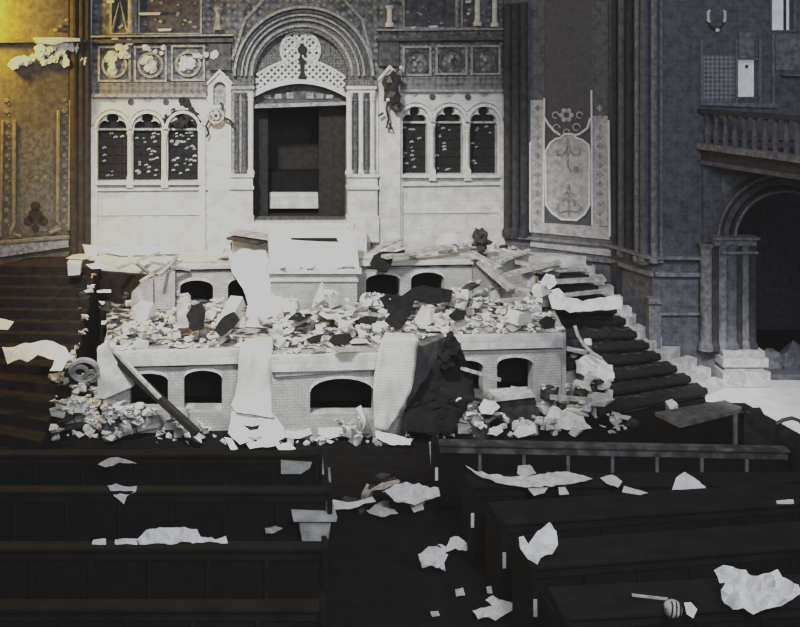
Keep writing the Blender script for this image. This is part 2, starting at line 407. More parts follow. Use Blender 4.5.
# ================================================================== ARK PORTAL
c0 = BW(301, 218, 0)
portal = empty('ark_portal', c0, 'tall round-arched stone ark portal with a pale filigree lunette over a dark doorway', 'portal')
m = MB(); m.pp([[(233,240)]+arc(303,75,70,180,0,32)+[(373,240)], [(253,219)]+arc(301,78,47,180,0,28)+[(347,219)]], BW, -.4, .02)
m.build('jamb', 'arch_stone', portal)
for r0, r1, o, mt, cx_ in ((70,67.5,.16,'mid_trim',303),(62,60.2,.1,'mid_trim',302.5),(57,55.4,.13,'mid_trim',302),(51.5,49,.08,'mid_trim',301.5),(66,63.5,.07,'dark_trim',303)):
    m = MB(); m.pp(arc(cx_,76,r0,0,180,30)+arc(cx_,76,r1,180,0,30), BW, 0, o); m.build('archivolt', mt, portal)
def darch(x): return 83+14*((x-300)/47.0)**2
dl = [(253+94*i/16, darch(253+94*i/16)) for i in range(17)]
m = MB(); m.pp(arc(301,78,48,0,180,28)+[(253,98)]+dl+[(348,98)], BW, -.3, -.2); m.build('tympanum', 'arch_stone', portal)
# filigree
def inm(x, y):
    a = darch(x)
    if math.hypot(x-301, y-78) > 45.5: return False
    if math.hypot(x-303, y-57) < 5 or (abs(x-303) < 3 and 43 < y < 64): return False
    return (math.hypot(x-301, y-50) < 19.5) or (a-19-6*(1-abs(x-300)/47) < y < a-3)
m = MB()
for sgn in (1, -1):
    for q in range(-30, 60):
        run = []
        for t in range(0, 260):
            x = 250+t*.4; y = 100+sgn*(x-300)-q*7+100 if sgn > 0 else 100-(x-300)-q*7+100
            if inm(x, y): run.append((x, y))
            else:
                if len(run) > 4: m.ptube([run[0], run[-1]], BW, -.17, .028, 5)
                run = []
        if len(run) > 4: m.ptube([run[0], run[-1]], BW, -.17, .028, 5)
m.ptube([(x, darch(x)-3) for x in range(255, 347, 6)], BW, -.16, .035)
m.ptube(arc(301,50,19.5,-50,230,24), BW, -.16, .035)
m.ptube([(x, darch(x)-19-6*(1-abs(x-300)/47)) for x in range(257, 286, 4)], BW, -.16, .035)
m.ptube([(x, darch(x)-19-6*(1-abs(x-300)/47)) for x in range(317, 346, 4)], BW, -.16, .035)
for dx, dy in ((-13,-6),(13,-6),(0,-14),(-9,8),(10,8)): m.ptube(arc(301+dx*.8,48+dy*.8,6,0,360,12), BW, -.15, .03)
m.build('filigree', 'filigree', portal)
m = MB(); m.pp(circ(303,50,5,12), BW, -.2, -.12); m.pp([(300,54),(306,54),(305,72),(308,82),(303,86),(298,82),(301,72)], BW, -.2, -.13); m.build('cartouche', 'lead_dark', portal)
m = MB(); m.pp([(x, y-2.6) for x, y in dl]+[(x, y+.6) for x, y in reversed(dl)], BW, -.3, .02); m.build('door_arch', 'white_trim', portal)
m = MB(); m.pp([(x, y+.6) for x, y in dl]+[(347,107),(253,109)], BW, -.4, -.28); ln = m.build('lunette', 'dark_trim', portal)
for x in (268,279,291,311,321,331):
    m = MB(); m.pp(rect(x-3.5, 92+abs(x-300)*.1, x+3.5, 99), BW, -.28, -.24); m.build('lunette_block', 'mid_trim', ln)
m = MB(); m.pp([(253,104.5),(347,102),(347,105),(253,108.5)], BW, -.3, -.05); m.build('transom_bar', 'mid_trim', portal)
# imposts, colonnettes, pedestals
for x0, x1 in ((231,254),(346,375)):
    m = MB(); m.pp(rect(x0,86,x1,89), BW, 0, .22); m.pp(rect(x0+1,89,x1-1,92.5), BW, 0, .17); m.build('impost', 'mid_trim' if x0 < 300 else 'white_trim', portal)
for x, r, mt in ((250.5,.062,'white_trim'),(237,.055,'dark_marble'),(244,.06,'dark_marble'),(232.8,.04,'mid_trim'),(240.4,.03,'mid_trim'),
                 (348.8,.065,'white_trim'),(354.6,.055,'dark_marble'),(360.4,.055,'white_trim'),(366,.055,'dark_marble'),(371.6,.055,'white_trim')):
    m = MB(); b = BW(x, 174, .1); hh = BW(x, 92.5, .1).z-b.z
    m.lathe(b, [(r*1.5,0),(r*1.5,.06),(r*1.1,.1),(r,.14),(r,hh-.2),(r*1.2,hh-.17),(r,hh-.14),(r*1.6,hh)], 12); m.build('colonnette', mt, portal)
for x0, x1 in ((230,252.5),(346.5,376)):
    m = MB(); m.pp(rect(x0,174,x1,236), BW, 0, .2); m.pp(rect(x0-1,173,x1+1,176), BW, 0, .25); m.pp(rect(x0-1,185,x1+1,188), BW, 0, .26); m.pp(rect(x0-1,214,x1+1,240), BW, 0, .27)
    m.build('pedestal', 'white_stone', portal)
# ark recess: side leaves, back, low white step
m = MB()
a, b_, c_, d_ = BW(252,220,-.4), BW(348,220,-.4), BW(350,220,-1.7), BW(250,220,-1.7)
zt = 6.2; zb = a.z
def quad(mb, p, q, z0, z1): mb.add([(p.x,p.y,z0),(q.x,q.y,z0),(q.x,q.y,z1),(p.x,p.y,z1)], [(0,1,2,3)])
quad(m, a, d_, zb, zt); quad(m, b_, c_, zb, zt); quad(m, d_, c_, zb, zt)
m.add([(a.x,a.y,zt),(b_.x,b_.y,zt),(c_.x,c_.y,zt),(d_.x,d_.y,zt)], [(0,1,2,3)]); m.add([(a.x,a.y,zb),(b_.x,b_.y,zb),(c_.x,c_.y,zb),(d_.x,d_.y,zb)], [(0,1,2,3)])
m.build('recess', 'plank_dark', portal)
for x0, x1 in ((253.5,268),(319,346.5)):
    m = MB(); m.pp([rect(x0,106,x1,218)], KP(22.5), -.07, 0)
    for xx in np.linspace(x0+2, x1-2, 3): m.pp(rect(xx-.7,112,xx+.7,215), KP(22.5), 0, .02)
    m.build('door_leaf', 'plank_dark', portal)
m = MB(); m.pp(rect(268,172,320,192.5), KP(22.9), -.6, 0); m.build('inner_chest', 'black_void', portal)
m = MB(); m.pp(rect(269.5,192.5,318,208), KP(22.8), -.7, 0); m.pp(rect(269.5,204,318,208), KP(22.8), 0, .06); m.build('inner_step', 'white_stone', portal, label='pale stone step inside the doorway')
# sconces on the pilasters
sc = empty('wall_sconce', BW(216,128,.16), 'round pale wall sconce on the pilaster left of the portal', 'sconce')
m = MB(); m.ptube(arc(216,115,7,0,360,18), BW, .34, .03); m.ptube(arc(216,115,3,0,360,10), BW, .36, .035); m.build('wheel', 'brass_pale', sc)
m = MB()
for a_ in range(0, 360, 60): m.ptube([(216,115),(216+9*math.cos(math.radians(a_)),115-9*math.sin(math.radians(a_)))], BW, .34, .014)
m.ptube([(216,115),(216,116)], BW, .16, .05); m.tube([BW(216,115,.16), BW(216,115,.36)], .03); m.build('spoke', 'iron', sc)
for pts in ([(222,116),(229,119),(234,124)], [(210,118),(206,125),(209,132),(206,136)], [(222,110),(223,105),(220,102)]):
    m = MB(); m.ptube(pts, BW, .32, .028); m.build('bent_arm', 'iron', sc)
sc = empty('wall_sconce', BW(389,125,.16), 'smashed black wall lamp hanging on the pilaster right of the portal', 'sconce')
m = MB(); m.blob(BW(389,82,.36), .2, 2, .4, 2, (.9,.6,1.3)); m.blob(BW(389.5,96,.38), .2, 5, .4, 2, (1,.7,1)); m.blob(BW(394,106,.34), .13, 7, .4, 2); m.tube([BW(389,92,.16), BW(389,92,.4)], .05)
m.build('lamp_body', 'iron', sc)
for pts in ([(386,98),(384,108),(386,118),(384,127),(389,128),(387,122)], [(390,76),(395,70),(397,67)], [(381,112),(376,115)]):
    m = MB(); m.ptube(pts, BW, .32, .028); m.build('bent_arm', 'iron', sc)
for x, y, o_, r in ((398,68,.3,.05),(384,99,.48,.045)):
    m = MB(); m.blob(BW(x,y,o_), r, 1); m.build('bulb', 'light_bulb', sc)

# ================================================================== APSE SIDE WALLS (right)
ZT = -90
R0 = FP(505, 22.25, 531, 22.0); R1 = FP(531, 22.0, 612, 21.1); R2 = FP(612, 21.1, 652, 19.8); R3 = FP(652, 19.8, 704, 19.75)
def yfl(pl, px, Z): # pixel row where height Z meets plane below px
    p = pl(px, 300); return CY+F*(H-Z)/p.y
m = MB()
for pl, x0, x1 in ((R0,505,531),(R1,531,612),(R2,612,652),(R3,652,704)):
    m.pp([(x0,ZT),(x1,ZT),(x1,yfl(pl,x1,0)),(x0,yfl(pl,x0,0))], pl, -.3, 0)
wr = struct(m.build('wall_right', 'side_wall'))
for x in (508.5, 516.5, 525):
    m = MB(); b = R0(x, 236, .08); m.lathe(b, [(.13,0),(.13,.12),(.09,.2),(.085,5.2)], 12); part(m, 'engaged_shaft', 'side_dark', wr, smooth=False)
# ledge stepping round the facets
for pl, x0, x1 in ((R0,505,531),(R1,531,612),(R2,612,654),(R3,654,702)):
    ya, yb = [CY+F*(H-2.5)/pl(x,250).y for x in (x0,x1)]
    m = MB(); m.pp([(x0,ya),(x1,yb),(x1,yb+3),(x0,ya+3)], pl, 0, .16); part(m, 'ledge', 'side_trim', wr)
    ya, yb = [CY+F*(H-2.17)/pl(x,250).y for x in (x0,x1)]
    m = MB(); m.pp([(x0,ya),(x1,yb),(x1,yb+4),(x0,ya+4)], pl, 0, .1); part(m, 'ledge', 'side_trim', wr)
m = MB(); m.pp([(531,237),(612,243),(612,256),(531,246)], R1, 0, .05); part(m, 'plinth_band', 'panel_light', wr)
# painted panel
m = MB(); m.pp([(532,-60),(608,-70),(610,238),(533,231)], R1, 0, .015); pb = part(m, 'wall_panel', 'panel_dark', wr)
m = MB(); m.pp([(532.5,222),(610,227),(610,239.5),(532.5,232)], R1, .015, .04); part(m, 'panel_border', 'panel_light', pb)
for xa, xb, ytop in ((531,545,100),(592.5,608,116)):
    m = MB(); m.pp(rect(xa,ytop,xb,226), R1, .015, .035); part(m, 'panel_border', 'panel_light', pb)
    m = MB(); m.pp(rect(xa,-50,xb,ytop), R1, .015, .03); part(m, 'panel_border', 'side_wall', pb)  # upper border in a darker colour, imitating light fading upward
    m = MB()
    for y in np.arange(108, 224, 9.5):
        cx_ = (xa+xb)/2; m.pp([(cx_-4,y),(cx_-1,y-2),(cx_,y-4),(cx_+1.5,y-2),(cx_+4,y),(cx_+1.5,y+2),(cx_,y+4),(cx_-1.5,y+1.5)], R1, .03, .045)
    part(m, 'border_ornament', 'mid_trim', pb)
m = MB(); cart = [(551,143),(556,139),(561,138),(565,134),(573,134),(577,138),(583,140),(589,145),(590,151),(590,205),(585,214),(577,220),(562,219),(553,213),(547,205),(546,152)]
m.pp(cart, R1, .015, .03); part(m, 'cartouche', 'panel_light', pb)
m = MB(); m.ptube(cart+[cart[0]], R1, .045, .028)
m.ptube([(545,98),(544,222)], R1, .05, .022); m.ptube([(592,90),(593,225)], R1, .05, .022); m.ptube([(609,120),(610.5,236)], R1, .05, .028)
m.ptube([(545,117),(549,124),(555,131),(561,135)], R1, .05, .026); m.ptube([(591,118),(588,128),(580,134),(575,135)], R1, .05, .026)
m.ptube([(531,142),(531,232)], R1, .05, .028); part(m, 'panel_line', 'panel_line', pb)
m = MB()
def flower(cx_, cy_, r):
    for a_ in range(0, 360, 60): m.pp(circ(cx_+r*math.cos(math.radians(a_)), cy_-r*math.sin(math.radians(a_)), r*.5, 8), R1, .015, .05)
flower(567,115,5); 
for x, y, r in ((556,115,3),(580,115,3),(557,128,3.5),(577,127,3.5),(567,132,3)): m.ptube(arc(x,y,r,0,300,10), R1, .04, .016)
part(m, 'panel_scroll', 'panel_light', pb)
m = MB()
for pts in ([(568,138),(567,150),(563,155),(558,155),(557,150)], [(568,140),(570,150),(574,155),(580,154),(580,149)], [(568,152),(568,166),(572,172)], [(569,184),(569,216)], [(569,198),(563,200),(558,205)], [(569,198),(575,200),(580,205)], [(569,210),(561,212),(556,208)], [(569,210),(577,212),(582,208)], [(569,190),(565,194)], [(569,190),(573,194)]):
    m.ptube(pts, R1, .035, .024)
for x, y, r in ((569,199,4),(562,203,3),(576,203,3),(558,208,2.2),(581,208,2.2),(569,188,2),(577,170,4)): m.pp(circ(x,y,r,8), R1, .03, .05)
part(m, 'panel_arabesque', 'mid_trim', pb)
# shafts on the return
for x, r, mt in ((617,.05,'side_dark'),(624,.07,'side_wall'),(632,.07,'side_dark'),(640,.06,'side_trim'),(647,.09,'side_wall')):
    m = MB(); b = R2(x, CY+F*(H-2.3)/R2(x,250).y, .06); m.lathe(b, [(r*1.6,0),(r*1.6,.08),(r*1.1,.14),(r,.2),(r,6)], 10); part(m, 'engaged_shaft', mt, wr)
for x, r, mt in ((653,.06,'side_trim'),(660,.035,'side_trim')):
    m = MB(); b = R3(x, 262, .06); m.lathe(b, [(r*1.6,0),(r*1.6,.08),(r*1.1,.14),(r,.2),(r,6)], 10); part(m, 'engaged_shaft', mt, wr)
m = MB(); m.pp(rect(646,300,658,352), R3, 0, .2); m.pp(rect(645,296,659,301), R3, 0, .26); part(m, 'pedestal', 'side_trim', wr)
m = MB(); m.pp(rect(658,312,702,314.5), R3, 0, .07); part(m, 'string_course', 'side_trim', wr)
m = MB(); m.pp(rect(616,262,622,300), R2, 0, .12); part(m, 'pedestal', 'side_dark', wr)

# aisle wall facing the hall, with arched opening, and pier
R4 = Plane((0, 19.75), (1, 19.75))
yb = CY+F*H/19.75
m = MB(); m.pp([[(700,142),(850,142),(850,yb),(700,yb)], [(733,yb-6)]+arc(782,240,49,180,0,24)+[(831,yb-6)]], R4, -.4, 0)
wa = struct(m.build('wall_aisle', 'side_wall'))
for r0, r1, o, mt in ((66,61,.1,'side_dark'),(61,55,.06,'side_wall'),(54,49,.12,'side_dark')):
    m = MB(); m.pp(arc(782,240,r0,0,180,26)+arc(782,240,r1,180,0,26), R4, 0, o); part(m, 'arch_ring', mt, wa)
m = MB(); m.ptube(arc(782,240,50,0,180,26), R4, .13, .03); m.ptube(arc(782,240,66,60,180,26), R4, .1, .03); part(m, 'arch_moulding', 'side_trim', wa)
m = MB(); m.pp([(721,174),(752,176),(735,185),(726,193),(722,199)], R4, 0, .03); part(m, 'spandrel', 'side_trim', wa)
m = MB()
bk = 23.5
p0, p1 = P(700,142,20.1), P(850,142,20.1)
m.add([(p0.x,bk,0),(14,bk,0),(14,bk,5),(p0.x,bk,5)], [(0,1,2,3)]); m.add([(p0.x,20.1,0),(p0.x,bk,0),(p0.x,bk,5),(p0.x,20.1,5)], [(0,1,2,3)])
struct(m.build('wall_passage', 'side_dark'))
# clustered pier
pier = empty('clustered_pier', P(735, yb, 19.6), 'grey clustered stone pier carrying the aisle arch beside the stairs', 'pier')
for x, r, mt in ((706,.11,'side_trim'),(714,.09,'side_dark'),(722,.09,'side_trim'),(731,.11,'side_wall'),(739,.06,'side_dark'),(745,.075,'side_trim'),(752,.08,'side_dark')):
    b = P(x, 350, 19.6); hh = P(x, 243, 19.6).z-b.z
    m = MB(); m.lathe(b, [(r*1.4,0),(r*1.4,.1),(r,.18),(r,hh-.12),(r*1.5,hh)], 12); m.build('shaft', mt, pier)
m = MB(); m.pp(rect(707,234.5,752,237), R4, 0, .36); m.pp(rect(709,237,750,243), R4, 0, .28); m.build('capital', 'side_trim', pier)
m = MB(); m.pp(rect(716,249,752,251.5), R4, .02, .27); m.build('neck_ring', 'side_trim', pier)
m = MB(); m.pp(rect(702,142,712,346), R4, 0, .05); m.build('pilaster', 'side_wall', pier)
m = MB(); m.pp(rect(716,346,757,352), R4, 0, .34); m.pp(rect(714,352,759,361), R4, 0, .42); m.pp(rect(717,361,756,365), R4, 0, .36); m.pp(rect(713,365,760,yb-1), R4, 0, .46); m.build('base', 'panel_light', pier, bevel=.015)
# gallery
GZ = 4.67
ga, gd = Vector((7.9,20.3,0)), Vector((.76,-3.0,0)).normalized(); gn = Vector((-gd.y,gd.x,0))
if gn.x < 0: gn = -gn
gal = empty('gallery_balcony', ga+gd*3+Vector((0,0,GZ-.3)), 'dark projecting gallery with a row of balusters at upper right', 'gallery')
def gbox(mb, u0, u1, v0, v1, z0, z1):
    vs = [ga+gd*u+gn*v+Vector((0,0,z)) for z in (z0,z1) for u, v in ((u0,v0),(u1,v0),(u1,v1),(u0,v1))]
    mb.add(vs, [(3,2,1,0),(4,5,6,7),(0,1,5,4),(1,2,6,5),(2,3,7,6),(3,0,4,7)])
m = MB(); gbox(m, 0, 7, 0, 4.5, GZ-.36, GZ-.02); m.build('deck', 'side_dark', gal)
m = MB(); gbox(m, 0, 7, -.12, .12, GZ-.04, GZ+.08); m.build('moulding', 'side_trim', gal)
m = MB(); gbox(m, 0, 7, -.05, .1, GZ-.34, GZ-.26); m.build('soffit_moulding', 'side_wall', gal)
m = MB(); gbox(m, 0, 7, -.08, .1, GZ+.67, GZ+.76); m.build('handrail', 'side_dark', gal)
u = .2
while u < 6.2:
    m = MB(); m.lathe(ga+gd*u+gn*.02+Vector((0,0,GZ+.06)), [(.06,0),(.045,.06),(.06,.2),(.03,.42),(.04,.5),(.055,.62)], 8); m.build('baluster', 'side_wall', gal); u += .27
# gallery end wall with windows
m = MB(); m.pp([[(690,-90),(850,-90),(850,140),(690,140)], rect(737,60,757.5,97), rect(771,-80,793,30)], R4, -.3, 0.01)
we = struct(m.build('wall_gallery', 'side_wall'))
for i, (x0,y0,x1,y1) in enumerate(((737,60,757.5,97),(771,-80,793,30))):
    w = struct(empty('window_%d' % (7+i), R4((x0+x1)/2, y1, -.1)))
    m = MB(); m.pp(rect(x0,y0,x1,y1), R4, -.2, -.16); m.build('pane', 'daylight_glass', w)
    m = MB(); m.pp([rect(x0-1.5,y0-1.5,x1+1.5,y1+1.5), rect(x0,y0,x1,y1)], R4, 0, .05); m.build('window_frame', 'side_trim', w)
    m = MB(); m.pp(rect(x1-6,y0,x1-4.2,y1), R4, -.15, -.1) if i else m.pp(rect(748.5,65,750.5,68), R4, -.15, -.1); m.build('mullion', 'side_dark', w)
m = MB(); m.pp(rect(703,55,734,101), R4, 0, .02); lp = part(m, 'lattice_screen', 'lattice_panel', we)
m = MB()
for x in (700.5,735.5,759,772): m.pp(rect(x-1.2,(40 if x<760 else 34),x+1.2,106), R4, 0, .06)
m.pp([(699,101),(776,104),(776,108),(699,105)], R4, 0, .09); part(m, 'screen_frame', 'side_trim', we)
m = MB(); m.pp(rect(738,32,753,58), R4, 0, .03); part(m, 'pale_panel', 'side_trim', we)
m = MB(); m.pp([(775,34),(800,34),(820,70),(775,70)], R4, 0, .03); m.pp([(779,74.5),(830,75),(830,77),(779,75.5)], R4, 0, .2); part(m, 'pale_panel', 'side_trim', we)
sc = empty('wall_sconce', R4(714,34,.02), 'small two-armed wall sconce with white candles at upper right', 'sconce')
for xs_ in (-1, 1):
    m = MB(); m.ptube([(714+xs_*6.5,11),(714+xs_*8.3,12),(714+xs_*8.3,21),(714+xs_*6.5,22)], R4, .12, .03); m.build('candle', 'light_bulb', sc)
m = MB(); m.ptube([(706,23),(710,28),(714,29),(718,28),(722,23)], R4, .12, .018); m.tube([R4(714,29,.0), R4(714,29,.13)], .02); m.build('arm', 'side_dark', sc)
m = MB(); m.blob(R4(714.5,30.5,.14), .045, 1, .1); m.build('bulb', 'light_bulb', sc)

# ================================================================== APSE SIDE WALLS (left)
L0 = FP(89, 21.6, 69, 21.4); L1 = FP(69, 21.4, -40, 20.3)
m = MB()
for pl, x0, x1 in ((L0,69,89),(L1,-70,69)):
    m.pp([(x0,ZT),(x1,ZT),(x1,yfl(pl,x1,0)),(x0,yfl(pl,x0,0))], pl, -.3, 0)
wl = struct(m.build('wall_left', 'left_wall'))
for x in (73, 80, 86):
    m = MB(); b = L0(x, 262, .07); m.lathe(b, [(.13,0),(.13,.12),(.09,.2),(.085,6)], 12); part(m, 'engaged_shaft', 'left_dark', wl)
m = MB(); m.pp([(-40,244),(67,235),(67,246),(-40,262)], L1, 0, .12); part(m, 'ledge', 'mid_trim', wl)
m = MB(); m.pp([(-40,243),(67,234.5),(67,237),(-40,246)], L1, .1, .18); part(m, 'ledge', 'left_line', wl)
m = MB(); m.pp([(-30,-40),(68,-40),(68,234),(-30,238)], L1, 0, .015); lpn = part(m, 'wall_panel', 'left_panel', wl)
m = MB(); m.pp([(18,132),(53,128),(53,222),(46,231),(22,233),(17,225)], L1, .015, .03); part(m, 'panel_field', 'left_field', lpn)
m = MB(); m.ptube([(14,120),(13.5,224),(10,233),(20,236)], L1, .05, .04); m.ptube([(58,110),(57,222),(60,228),(49,233)], L1, .05, .04); m.ptube([(70,100),(68,230)], L1, .05, .03)
m.ptube([(2,120),(0,236)], L1, .05, .03); m.pp([(9,226),(20,237),(9,238)], L1, .02, .05); m.pp([(60,222),(60,232),(48,232)], L1, .02, .05); part(m, 'panel_line', 'left_line', lpn)
m = MB()
for xa in (6, 64):
    for y in np.arange(100, 232, 11):
        m.pp(circ(xa, y, 2.4, 7), L1, .015, .04); m.pp(circ(xa+2.5, y+4, 1.3, 6), L1, .015, .03)
for x, y in ((36,178),(44,177),(42,168),(33,186)): m.pp(circ(x,y,2.2,8), L1, .02, .05)
part(m, 'border_ornament', 'left_line', lpn)
m = MB()
for x, y, r in ((35,216,8),(28,221,5),(43,221,5),(35,206,5),(35,228,4)): m.pp(circ(x,y,r,10), L1, .02, .04)
part(m, 'panel_rosette', 'left_dark', lpn)
# pale broken stucco near the cornice
rnd = random.Random(11)
m = MB(); m.pp([(33,38),(55,37.5),(76,38.5),(76,41.5),(60,42),(50,45),(34,43)], L1, .015, .3); part(m, 'cornice', 'paper', wl)
m = MB(); m.pp([(-30,39),(90,40),(90,42),(-30,43)], L1, .015, .16); part(m, 'cornice', 'left_panel', wl)
for bx, by, n_, sx_, sy_ in ((24,61,10,12,4),(50,57,13,14,6),(66,50,8,10,6),(82,59,7,3.5,4),(47,46,8,12,2)):
    m = MB()
    for k in range(n_): m.pblob(bx+rnd.uniform(-sx_,sx_), by+rnd.uniform(-sy_,sy_), L1, .1, rnd.uniform(2,5), k+n_)
    part(m, 'stucco_fragment', 'paper', wl)
for x, y in ((66,20),(60,26),(72,14),(82,31),(97,19),(55,30)):
    m = MB(); m.pp(circ(x,y,1.6,7), L1, .015, .1); part(m, 'stucco_fragment', 'left_line', wl)

# ================================================================== PLATFORM (dais of two tiers)
floor_dark = MB(); floor_dark.add([(-9.5,7,0),(14,7,0),(14,23.6,0),(-9.5,23.6,0)], [(0,1,2,3)]); struct(floor_dark.build('floor', 'floor_dark'))
fl = [PZ(700,377,0), PZ(706,402,0), PZ(745,403,0), PZ(760,412,0), PZ(782,424,0), PZ(812,441,0), PZ(860,441,0), PZ(860,372,0), PZ(735,371,0)]
m = MB(); n = len(fl); m.add([(p.x,p.y,.012) for p in fl]+[(p.x,p.y,.001) for p in fl], [tuple(range(n))]+[(i,(i+1)%n,n+(i+1)%n,n+i) for i in range(n)]); struct(m.build('floor_aisle', 'floor_light'))
TB, TA = 1.40, 2.22
plat = empty('stone_platform', (0.3, 19.5, 0), 'wrecked two-tier pale brick platform with arched openings before the ark', 'platform')
def arch_open(x0, x1, ytop, ybot, rise):
    c = (x0+x1)/2; w = (x1-x0)/2
    return [(x0,ybot), (x0,ytop+rise)]+arc(c, ytop+rise, w, 180, 0, 12, rise)[1:-1]+[(x1,ytop+rise), (x1,ybot)]
def yz(Y0, px, Z):
    a = (px-CX)/F; Y = Y0/(1-K*a); return CY+F*(H-Z)/Y
def tier_front(Y0, x0, x1, z0, z1, opens, th, name='front_wall', mt='pale_brick', cap=True, capz=.2):
    pl = KP(Y0)
    m = MB(); m.pp([[(x0,yz(Y0,x0,z0)),(x0,yz(Y0,x0,z1)),(x1,yz(Y0,x1,z1)),(x1,yz(Y0,x1,z0))]]+opens, pl, -th, 0)
    o = m.build(name, mt, plat)
    for op in opens:
        xa, xb = op[0][0], op[-1][0]
        m = MB(); top = op[1:-1]
        m.pp([(x, y-2.6) for x, y in top]+[(x, y) for x, y in reversed(top)], pl, -.02, .03); m.build('arch_trim', 'white_trim', plat)
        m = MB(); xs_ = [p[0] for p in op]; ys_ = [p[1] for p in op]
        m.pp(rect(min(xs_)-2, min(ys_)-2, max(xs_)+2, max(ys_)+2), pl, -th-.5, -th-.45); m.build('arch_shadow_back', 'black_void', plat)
    if cap:
        zs = [z1-capz, z1]
        m = MB(); m.pp([(x0-1,yz(Y0,x0,zs[0])),(x0-1,yz(Y0,x0,zs[1])),(x1+1,yz(Y0,x1,zs[1])),(x1+1,yz(Y0,x1,zs[0]))], pl, -.05, .09); m.build('coping', 'white_stone', plat, bevel=.01)
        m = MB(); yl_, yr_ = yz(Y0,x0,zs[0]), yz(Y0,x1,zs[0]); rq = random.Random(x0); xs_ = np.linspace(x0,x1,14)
        m.pp([(x, yl_+(yr_-yl_)*(x-x0)/(x1-x0)-.3) for x in xs_]+[(x, yl_+(yr_-yl_)*(x-x0)/(x1-x0)+rq.uniform(1.2,2.6)) for x in xs_[::-1]], pl, -.02, .02); m.build('shadow_joint', 'soot_shade', plat)  # dark strip painted beneath the coping for its shaded joint
    return o
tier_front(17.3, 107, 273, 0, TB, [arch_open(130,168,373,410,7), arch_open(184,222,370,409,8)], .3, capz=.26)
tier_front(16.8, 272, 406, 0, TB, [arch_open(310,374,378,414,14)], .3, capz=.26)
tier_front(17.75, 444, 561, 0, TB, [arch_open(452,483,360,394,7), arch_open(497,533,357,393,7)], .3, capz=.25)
m = MB(); m.pp([(275,371),(378,365),(378,369),(275,376)], KP(16.8), 0, .05); m.build('string_course', 'pale_brick', plat)
for a_, b_, Y0 in ((122,238,17.3),(272,406,16.8)):
    m = MB(); m.pp([(a_,yz(Y0,a_,.3)),(b_,yz(Y0,b_,.3)),(b_,yz(Y0,b_,0)),(a_,yz(Y0,a_,0))], KP(Y0), 0, .09); m.build('plinth', 'pale_brick', plat)
# returns of the centre bay and end walls
def wallseg(p, q, z0, z1, th, name, mt):
    p, q = Vector((p.x,p.y,0)), Vector((q.x,q.y,0)); d = (q-p).normalized(); nn = Vector((d.y,-d.x,0))
    m = MB(); vs = [v+nn*s*th/2+Vector((0,0,z)) for z in (z0,z1) for v, s in ((p,-1),(q,-1),(q,1),(p,1))]
    m.add(vs, [(0,1,2,3),(7,6,5,4),(0,4,5,1),(1,5,6,2),(2,6,7,3),(3,7,4,0)]); return m.build(name, mt, plat)
def kpt(Y0, px): 
    p = KP(Y0)(px, 300); return Vector((p.x, p.y, 0))
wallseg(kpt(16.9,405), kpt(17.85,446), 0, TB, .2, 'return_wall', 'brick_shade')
e = kpt(17.8,559); wallseg(e, e+Vector((.35,2.6,0)), 0, TB-.02, .25, 'return_wall', 'pale_brick')
e2 = kpt(17.35,109); wallseg(e2, e2+Vector((-.35,3.0,0)), 0, TB-.02, .25, 'return_wall', 'pale_brick')
# tier B top deck
B = [kpt(17.35,108), kpt(17.35,273), kpt(16.85,273), kpt(16.85,405), kpt(17.8,446), kpt(17.8,560), Vector((5.15,20.75,0)), Vector((-4.0,20.6,0))]
m = MB(); n = len(B); m.add([(p.x,p.y,TB-.01) for p in B]+[(p.x,p.y,TB-.2) for p in B], [tuple(range(n)), tuple(reversed(range(n,2*n)))]+[(i,(i+1)%n,n+(i+1)%n,n+i) for i in range(n)]); m.build('lower_deck', 'dust_shadow_ground', plat)
hpoly([(p.x,p.y) for p in B], TB)
# tier A
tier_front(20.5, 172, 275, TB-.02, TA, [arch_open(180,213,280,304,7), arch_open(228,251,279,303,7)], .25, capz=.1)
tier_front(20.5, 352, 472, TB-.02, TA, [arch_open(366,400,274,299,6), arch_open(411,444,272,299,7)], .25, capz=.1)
A = [kpt(20.5,150), kpt(20.5,472), Vector((4.9,21.3,0)), Vector((4.9,22.35,0)), Vector((-4.8,21.55,0)), Vector((-4.9,20.9,0))]
m = MB(); n = len(A); m.add([(p.x,p.y,TA-.005) for p in A]+[(p.x,p.y,TA-.2) for p in A], [tuple(range(n)), tuple(reversed(range(n,2*n)))]+[(i,(i+1)%n,n+(i+1)%n,n+i) for i in range(n)]); m.build('upper_deck', 'white_stone', plat)
hpoly([(p.x,p.y) for p in A], TA)
A2 = [kpt(21.35,152), kpt(21.35,470), Vector((4.85,21.4,0)), Vector((4.85,22.3,0)), Vector((-4.75,21.5,0)), Vector((-4.85,20.95,0)), kpt(20.9,150)]
m = MB(); n = len(A2); m.add([(p.x,p.y,TA-.19) for p in A2]+[(p.x,p.y,.0) for p in A2], [tuple(range(n)), tuple(reversed(range(n,2*n)))]+[(i,(i+1)%n,n+(i+1)%n,n+i) for i in range(n)]); m.build('upper_core', 'dust_shadow_ground', plat)
wallseg(kpt(20.6,471), Vector((4.9,21.35,0)), 0, TA-.02, .2, 'return_wall', 'pale_brick')
wallseg(Vector((-4.9,20.95,0)), kpt(20.4,150), 0, TA-.2, .2, 'return_wall', 'left_heap')
# curved left cheek
for x0, x1, ya, yb_, Y0, mt in ((131,153,294,279,19.9,'rubble_grey'),(153,175,279,272,20.1,'pale_brick')):
    m = MB(); m.pp([(x0,yz(Y0,x0,TB)),(x0+.5,ya),((x0+x1)/2,(ya+yb_)/2-2.5),(x1,yb_),(x1,yz(Y0,x1,TB))], KP(Y0), -.25, 0); m.build('cheek_wall', mt, plat)  # left facet greyer: shade of the curve put into its material
